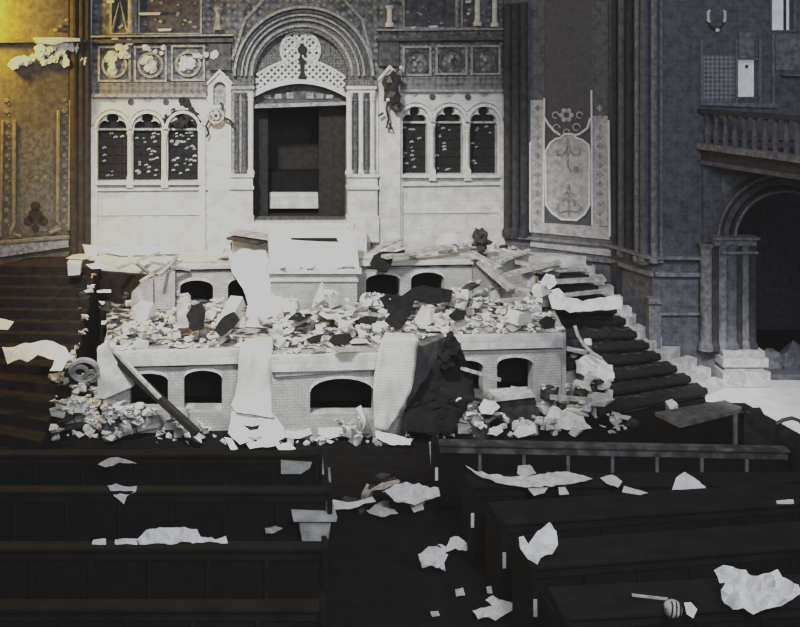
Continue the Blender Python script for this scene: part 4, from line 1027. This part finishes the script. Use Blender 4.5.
o = plank('fallen_post', (222,330), 18.0, (238,300), 18.6, .25, .2, 'rubble_white', 'pale squared post leaning on rubble left of the long parchment', 'post')
plank('fallen_post', (183,330), 17.9, (182,306), 18.2, .2, .18, 'rubble_grey', 'upright stub of a pale post amid the left rubble', 'post')
plank('curved_strip', (392,315), 18.3, (408,330), 17.6, .1, .05, 'rubble_white', 'pale strip slanting above the right-hand parchment', 'strip')
m = MB(); m.hull([P(314,298,18.9),P(322,281,18.9),P(330,296,18.8),P(334,306,18.7),P(312,308,18.7),P(323,300,18.4)]); tag(m.build('plaster_shard', 'rubble_white'), 'pointed white shard standing amid the central rubble', 'rubble')

# white sheet over left debris etc.
crumple('white_cloth', [(3,350),(20,346),(42,342),(66,348),(70,358),(62,372),(50,373),(55,362),(38,356),(28,364),(20,360),(8,366)], leaf(17.0,1.6,372), 'paper', 'white cloth spread over the dark heap at far left', 'cloth', amp=.08, seed=11)
crumple('white_sheet', [(-6,318),(14,322),(8,330),(-6,329)], leaf(17.6,2,330), 'paper', 'small white sheet at the left edge above the white cloth', 'sheet', amp=.03, seed=12)
for (poly, Y, lab) in (([(67,262),(81,263),(80,275),(68,276)],20.0,'pale squared block at the foot of the dark left pilaster'), ):
    m = MB(); m.pp(poly, KP(Y), -.25, 0); tag(m.build('stone_block', 'rubble_white', bevel=.01), lab, 'block')
crumple('white_sheet', [(86,265),(100,263),(108,268),(92,269)], leaf(19.6,2,269), 'paper', 'white scrap on the dark left stairs near their top', 'sheet', amp=.02, seed=13, step=3)
crumple('white_sheet', [(97,291),(111,290),(111,293),(97,293)], leaf(18.8,2,293), 'paper', 'narrow white scrap halfway up the dark left stairs', 'sheet', amp=.02, seed=14, step=3)
crumple('white_sheet', [(98,249),(150,246),(180,250),(178,254),(120,256)], leaf(21.0,3,256), 'paper', 'pale flat sheet along the foot of the left back wall', 'sheet', amp=.03, seed=15)
# sloping plaster face at the left end of the lower platform
m = MB(); m.pp([(97,349),(107,343),(110,352),(134,386),(104,399),(98,398)], KP(17.1), -.15, 0); tag(m.build('plaster_slab', 'rubble_white'), 'big sloping white slab leaning on the left end of the lower platform', 'plaster')
# white heap at foot of left parchment
crumple('parchment_heap', [(232,416),(250,411),(272,413),(283,428),(286,438),(272,446),(262,448),(256,442),(240,446),(228,436)], lz(.03,1.6,448), 'paper', 'crumpled white parchment heap on the floor under the left hanging parchment', 'parchment', amp=.1, seed=21, step=4)
crumple('black_scrap_gap', [(243,425),(252,427),(260,425),(258,430),(250,431)], leaf(16.2,1.0,431), 'black_cloth', 'black scrap lying on the white parchment heap', 'scrap', amp=.03, seed=3, step=3)
for i, (poly, Y, lab) in enumerate((([(224,437),(232,440),(238,450),(231,451)],15.6,'narrow white sheet left of the parchment heap'),([(246,444),(278,440),(280,446),(250,450)],15.4,'white strip in front of the parchment heap'),
    ([(284,428),(308,427),(312,436),(300,440),(286,438)],15.9,'pale sheet at the foot of the platform right of the heap'),([(318,428),(345,428),(350,436),(330,440),(318,436)],15.9,'pale sheet below the centre arch'),
    ([(375,430),(412,440),(410,446),(390,446),(376,438)],15.7,'white sheet at the foot of the right-hand parchment'),([(275,445),(290,443),(296,449),(280,454)],15.2,'white scrap at the left front of the aisle'))):
    crumple('paper_sheet', poly, lz(.04,1.8,max(p[1] for p in poly)), 'paper', lab, 'paper', amp=.05, seed=30+i, step=4)
m = MB(); m.hull([P(356,408,16.7),P(361,405,16.7),P(366,415,16.65),P(371,433,16.65),P(360,435,16.6),P(366,424,16.4)]); tag(m.build('plaster_shard', 'rubble_white'), 'tall white shard standing in front of the centre arch', 'rubble')
m = MB(); m.pp([(281,461),(312,462),(310,468),(301,474),(281,474)], KP(13.56), -.05, 0); tag(m.build('grey_board', 'rubble_grey'), 'small grey board leaning on the front left pew', 'board')

for i, (poly, z, lab) in enumerate((
  ([(470,431),(478,427),(490,429),(500,427),(503,433),(496,438),(484,436),(474,438)],.02,'crumpled white paper left of the peaked rag below the right-hand arches'),
  ([(512,436),(518,427),(527,422),(534,425),(536,434),(528,436),(518,439)],.02,'peaked white rag on the floor below the right-hand arches'),
  ([(540,430),(545,418),(552,407),(562,412),(570,408),(580,412),(586,424),(591,431),(575,433),(562,430),(552,432)],.02,'large crumpled white sheet at the right foot of the platform'),
  ([(455,404),(461,398),(470,400),(473,407),(464,411),(457,409)],.4,'white scrap among dark rubble right of the tall black drape'),
  ([(435,418),(441,409),(449,408),(453,417),(446,422),(438,422)],.25,'white scrap lying at the foot of the tall black drape'),
  ([(478,409),(484,400),(494,402),(500,408),(492,416),(482,415)],.3,'white torn paper in front of the pale slab'),
  ([(454,424),(459,415),(467,417),(468,426),(460,428)],.12,'small white rag between the drape and the crumpled paper'))):
    crumple('paper_sheet', poly, lz(z,.9,max(p[1] for p in poly)), 'paper', lab, 'paper', amp=.08, seed=130+i, step=3.5, freq=6)
plank('broken_plank', (550,397), 17.3, (592,400), 17.2, .1, .06, 'plank', 'pale board lying level at the right foot of the platform', 'plank')
hp = empty('bent_hoop', P(84,384,16.8), 'bent pale metal hoops on the rubble at left beside the sloping slab', 'hoop')
for cx_, cy_, r_, t_ in ((84,370,13,.05),(80,372,7,.04),(92,376,6,.04)):
    m = MB(); m.tube([P(x,y,16.75+.012*(y-370)) for x, y in arc(cx_,cy_,r_,0,345,22,r_*.75)], t_, 6); m.build('hoop', 'rubble_grey', hp)
# stairs: white cloths
crumple('white_bag', [(575,362),(583,357),(590,356),(600,360),(612,367),(614,380),(604,390),(592,388),(584,380),(576,374)], leaf(18.2,.9,390), 'paper', 'crumpled white bag lying on the lower right steps', 'bag', amp=.1, seed=41, step=4)
crumple('white_cloth', [(546,291),(558,290),(566,298),(582,303),(600,298),(620,297),(622,309),(600,312),(570,313),(552,309)], leaf(19.3,1.2,313), 'paper', 'white cloth spread across the middle of the right stairs', 'cloth', amp=.06, seed=42)
m = MB(); m.tube([P(575,326,18.7),P(578,336,18.6),P(584,345,18.4),P(592,353,18.3),P(602,359,18.2)], .035); tag(m.build('bent_rod', 'plank'), 'pale bent rod curving over the stair carpet', 'rod')
m = MB(); m.hull([P(665,401,17.9),P(672,399,17.9),P(678,404,17.9),P(678,413,17.9),P(666,414.5,17.85),P(671,410,17.6)]); tag(m.build('plaster_shard', 'rubble_white'), 'white lump beside the foot of the right stairs', 'rubble')
crumple('white_cloth', [(540,284),(546,274),(554,276),(557,284),(550,290),(544,290)], leaf(19.7,.9,290), 'paper', 'small white cloth above the long cloth on the stairs', 'cloth', amp=.05, seed=43, step=3)
# wires at right
m = MB(); m.tube([P(x,y,15.6) for x, y in ((776,424),(783,420),(792,418),(800,421),(806,430))], .03); m.tube([P(x,y,15.5) for x, y in ((742,412),(755,414),(770,424),(785,432),(796,438))], .03)
tag(m.build('twisted_wire', 'iron'), 'twisted dark wire on the pale floor at the right edge', 'wire')
crumple('dark_rug', [(740,408),(758,412),(775,425),(800,437),(830,450),(830,480),(780,470),(774,446),(748,428)], leaf(14.9,1.0,470), 'black_cloth', 'black heaped cloth at the right end of the front pew', 'cloth', amp=.1, seed=50)

# foreground papers
def on(Z, Y): return flat(Z)
fore = [
 ('paper_sheet', [(465,467),(478,473),(500,477),(522,478),(540,475),(560,472),(583,476),(592,480),(575,484),(552,487),(528,488),(500,484),(480,478)], flat(1.03), 'long white sheet draped along the second right pew', .05),
 ('paper_sheet', [(518,466),(530,465),(536,474),(524,478),(517,474)], leaf(12.7,.6,478), 'grey upright sheet standing on the long draped sheet', .03),
 ('paper_sheet', [(600,478),(612,475),(622,482),(618,488),(606,484)], flat(1.03), 'small white sheet right of the long draped sheet', .03),
 ('paper_sheet', [(624,486),(648,493),(640,495),(622,492)], flat(1.02), 'thin white sliver on the second right pew', .01),
 ('paper_sheet', [(672,490),(676,478),(684,473),(693,478),(705,487),(707,490)], leaf(12.55,.8,490), 'peaked white paper standing on the second right pew', .03),
 ('paper_sheet', [(527,488),(548,488),(544,494),(534,496)], flat(1.0), 'small white scrap under the long draped sheet', .02),
 ('paper_sheet', [(558,487),(565,487),(569,494),(559,495)], flat(1.0), 'tiny white square right of the scrap under the long sheet', .02),
 ('open_book', [(518,540),(523,538),(528,545),(537,533),(549,524),(556,533),(557,548),(552,555),(540,560),(537,565),(527,562),(520,552)], lz(1.0,.45,565), 'open white book standing spread at the aisle end of the fourth right pew', .06),
 ('white_bundle', [(712,574),(720,571),(745,572),(747,578),(762,577),(776,572),(780,581),(797,587),(800,596),(785,607),(765,612),(752,617),(742,611),(722,608),(717,598),(722,590)], lz(.95,.9,617), 'big crumpled white bundle on the pews at lower right', .12),
 ('paper_sheet', [(367,492),(378,486),(398,480),(400,484),(385,490)], flat(.4), 'narrow pale sheet on top of the aisle paper heap', .05),
 ('paper_sheet', [(382,493),(398,486),(418,487),(438,490),(440,498),(428,502),(415,506),(398,506),(388,500)], lz(.25,1.5,506), 'large white crumpled sheet in the aisle heap', .1),
 ('paper_sheet', [(332,500),(350,503),(372,498),(376,502),(352,509),(332,510)], lz(.12,2,510), 'white sheet lying at the left of the aisle heap', .05),
 ('paper_sheet', [(366,513),(376,506),(394,511),(398,516),(382,518)], lz(.03,1.5,518), 'white sheet in front of the aisle heap', .06),
 ('paper_sheet', [(410,506),(422,502),(424,510),(414,513)], lz(.1,1.2,513), 'small white paper at the right of the aisle heap', .04),
 ('paper_sheet', [(418,555),(428,550),(440,549),(448,556),(444,564),(445,574),(436,568),(422,570)], lz(.02,.9,574), 'torn white paper in the aisle left of the open book', .09),
 ('paper_sheet', [(437,546),(446,548),(450,540),(458,537),(470,548),(466,552),(455,550),(445,553)], lz(.1,1.0,553), 'curled paper strip above the torn paper in the aisle', .06),
 ('paper_sheet', [(472,612),(492,607),(485,602),(492,598),(517,606),(512,614),(495,621),(478,620)], lz(.02,1.4,621), 'crumpled white paper at the bottom of the aisle', .08),
 ('paper_sheet', [(486,588),(497,586),(500,592),(496,596),(487,594)], lz(.0,.8,596), 'small white paper above the bottom aisle papers', .04),
 ('paper_sheet', [(488,579),(493,578),(496,583),(490,585)], lz(.0,.8,585), 'tiny white scrap topmost of the bottom aisle papers', .02),
 ('paper_sheet', [(455,590),(463,588),(465,596),(456,597)], lz(.02,1,597), 'grey scrap left of the bottom aisle papers', .03),
 ('paper_sheet', [(430,612),(438,611),(440,616),(432,617)], lz(.02,1,617), 'tiny grey scrap at the bottom left of the aisle', .02),
 ('white_cloth', [(108,487),(116,485),(128,488),(137,487),(136,494),(127,497),(124,505),(120,502),(114,497)], leaf(12.4,.1,506), 'white rag hanging over the second left pew', .05),
 ('paper_sheet', [(98,465),(106,460),(118,458),(132,462),(137,464),(120,464),(106,468)], lz(.95,1.2,468), 'faint torn sheet on the front left pew', .04),
 ('white_cloth', [(137,540),(146,532),(160,529),(180,528),(197,531),(201,538),(215,541),(226,537),(228,544),(200,544),(140,546)], lz(1.0,.8,546), 'white cloth heaped along the third left pew', .06),
 ('paper_sheet', [(115,540),(137,539),(138,545),(115,545)], lz(1.0,.8,545), 'flat white sheet left of the cloth on the third left pew', .02),
 ('paper_sheet', [(93,540),(106,539),(106,545),(92,545)], lz(1.0,.8,545), 'small white sheet at the far left of the third left pew', .02),
 ('paper_sheet', [(265,529),(275,527),(283,530),(272,534),(266,534)], leaf(12.37,.08,534), 'small pale scrap caught on the second left pew beside the grey tub', .03),
 ('paper_sheet', [(776,501),(793,500),(794,504),(777,504)], flat(1.0), 'small white label-like scrap at the right edge', .01),
]
for i, (nm, poly, mf, lab, amp) in enumerate(fore):
    cat = {'open_book':'book','white_bundle':'bundle','white_cloth':'cloth'}.get(nm, 'paper')
    grey = 'grey' in lab or 'faint' in lab or i in (9,12)
    crumple(nm, poly, mf, 'paper_grey' if grey else 'paper', lab, cat, amp=amp, seed=60+i, step=3.5 if nm != 'white_bundle' else 5, freq=6)
# small heap of supporting debris under aisle papers
scatter([(335,512),(375,488),(440,490),(440,505),(380,520)], 12, .12, .34, [char,char,brick], 'under the papers in the aisle', 13, ymin=11.5)
# grey tub
tub = empty('flared_tub', P(314,543,12.3), 'grey flared tub with a pale rim at the end of the left pews', 'tub')
m = MB(); m.pp([(298,520),(332,520),(328,543),(302,543)], KP(12.3), -.35, 0); m.build('body', 'rubble_grey', tub, bevel=.02)
m = MB(); m.pp([(292,515),(337,515),(336,520),(293,520)], KP(12.3), -.4, .05); m.build('rim', 'paper_grey', tub, bevel=.008)
# small figure of debris lower right: ball and stick
plank('broken_stick', (632,595), 9.85, (668,599), 9.75, .02, .02, 'plank', 'thin pale stick in front of the striped ball', 'stick')
bl = empty('striped_ball', P(674,615,9.6), 'striped pale ball on the pew left of the white bundle', 'ball')
m = MB(); m.blob(P(673,609,9.6), .085, 1, .1, 3); m.build('body', 'rubble_grey', bl, smooth=True)
m = MB(); c_ = P(673,609,9.6)
for t in (-.04, 0, .04): m.tube([c_+Vector((t+.02*math.sin(a_), -.088*math.cos(a_), .088*math.sin(a_))) for a_ in np.linspace(-1.3,1.3,9)], .008, 5)
m.build('stripe', 'black_cloth', bl)
crumple('paper_sheet', [(683,605),(690,604),(697,610),(693,619),(686,616)], lz(.98,.7,619), 'paper', 'small crumpled white paper touching the striped ball', 'paper', amp=.05, seed=99, step=3)
# pew edge lights: pale slats added for lit post edges at the aisle
for (a_, b_, lab) in (((321,452),(323,474),'pale splinter drawn for the lit post edge at the end of the front left pew'),((329,468),(331,496),'thin pale splinter drawn for the lit post edge beside the second left pew'),((430,442),(432,466),'pale splinter drawn for the lit post edge at the aisle end of the front right pew')):
    Y = F*(H-.01)/(b_[1]-CY); m = MB(); m.bar(P(*a_,Y-.02), P(*b_,Y), .035, .03, (0,1,0)); tag(m.build('lit_edge_slat', 'plank'), lab, 'edging')

# ================================================================== LIGHT
def area(name, loc, target, size, power, color=(1,1,1), spread=180):
    l = bpy.data.lights.new(name, 'AREA'); l.energy = power; l.size = size; l.color = color; l.spread = math.radians(spread)
    o = bpy.data.objects.new(name, l); o.location = loc; COL.objects.link(o)
    o.rotation_euler = (Vector(target)-Vector(loc)).to_track_quat('-Z','Y').to_euler(); return o
def spot(name, loc, target, ang, power, blend=.6, color=(1,1,1), rad=.3):
    l = bpy.data.lights.new(name, 'SPOT'); l.energy = power; l.spot_size = math.radians(ang); l.spot_blend = blend; l.color = color; l.shadow_soft_size = rad
    o = bpy.data.objects.new(name, l); o.location = loc; COL.objects.link(o)
    o.rotation_euler = (Vector(target)-Vector(loc)).to_track_quat('-Z','Y').to_euler(); return o
spot('nave_spot', (4, 1, 9), (1.5, 12.2, .8), 50, 1500, .8, (.95,.97,1), .5)
spot('key_spot', (-3.2, 9.0, 13.2), (-.1, 20.4, 2.2), 46, 15500, .7, (1,.985,.95), .6)
area('hall_fill', (3, 2, 11), (3, 19, 2), 6, 1350, (.86,.9,1))
spot('aisle_daylight', (4.6, 9.0, 9.0), (8.75, 18.0, 0), 17, 9000, .5, (1,1,1), .4)
spot('stair_daylight', (7.0, 8.0, 11.5), (7.2, 19.2, .6), 17, 5000, .7, (1,1,1), .4)
l = bpy.data.lights.new('warm_glow_fill', 'POINT'); l.energy = 1250; l.color = (1,.58,.04); l.shadow_soft_size = .25  # added warm light for the yellow glow, no lamp stands there
o = bpy.data.objects.new('warm_glow_fill', l); o.location = (-6.75, 19.7, 7.3); COL.objects.link(o)
spot('warm_fill_left', (-5.5, 10.0, 9.5), (-6.3, 19.5, 3.4), 46, 1700, .9, (1,.58,.2), .4)  # added warm fill tinting the left side brown, no real source
w = bpy.data.worlds.new('hall_air'); S.world = w; w.use_nodes = True
w.node_tree.nodes['Background'].inputs[0].default_value = (.8,.86,1,1); w.node_tree.nodes['Background'].inputs[1].default_value = .2

# ================================================================== CAMERA
cd = bpy.data.cameras.new('camera'); cam = bpy.data.objects.new('camera', cd); COL.objects.link(cam)
cam.location = (0, 0, H); cam.rotation_euler = (PI/2, 0, 0)
cd.sensor_width = 36; cd.lens = F/800*36
cd.shift_x = (400-CX)/800; cd.shift_y = -(313.5-CY)/800
cd.clip_end = 200
S.camera = cam
S.view_settings.view_transform = 'Standard'; S.view_settings.look = 'None'; S.view_settings.exposure = 0
# print-like tone response: soft shoulder, slightly lifted blacks
S.view_settings.use_curve_mapping = True
cm = S.view_settings.curve_mapping; cm.clip_max_x = 4; cm.clip_max_y = 4; cm.extend = 'HORIZONTAL'
c = cm.curves[3]
c.points[0].location = (0, .0065); c.points[1].location = (3.0, .66)
for x, y in ((.04,.04),(.25,.235),(.6,.44),(1.2,.57)): c.points.new(x, y)
cm.update()
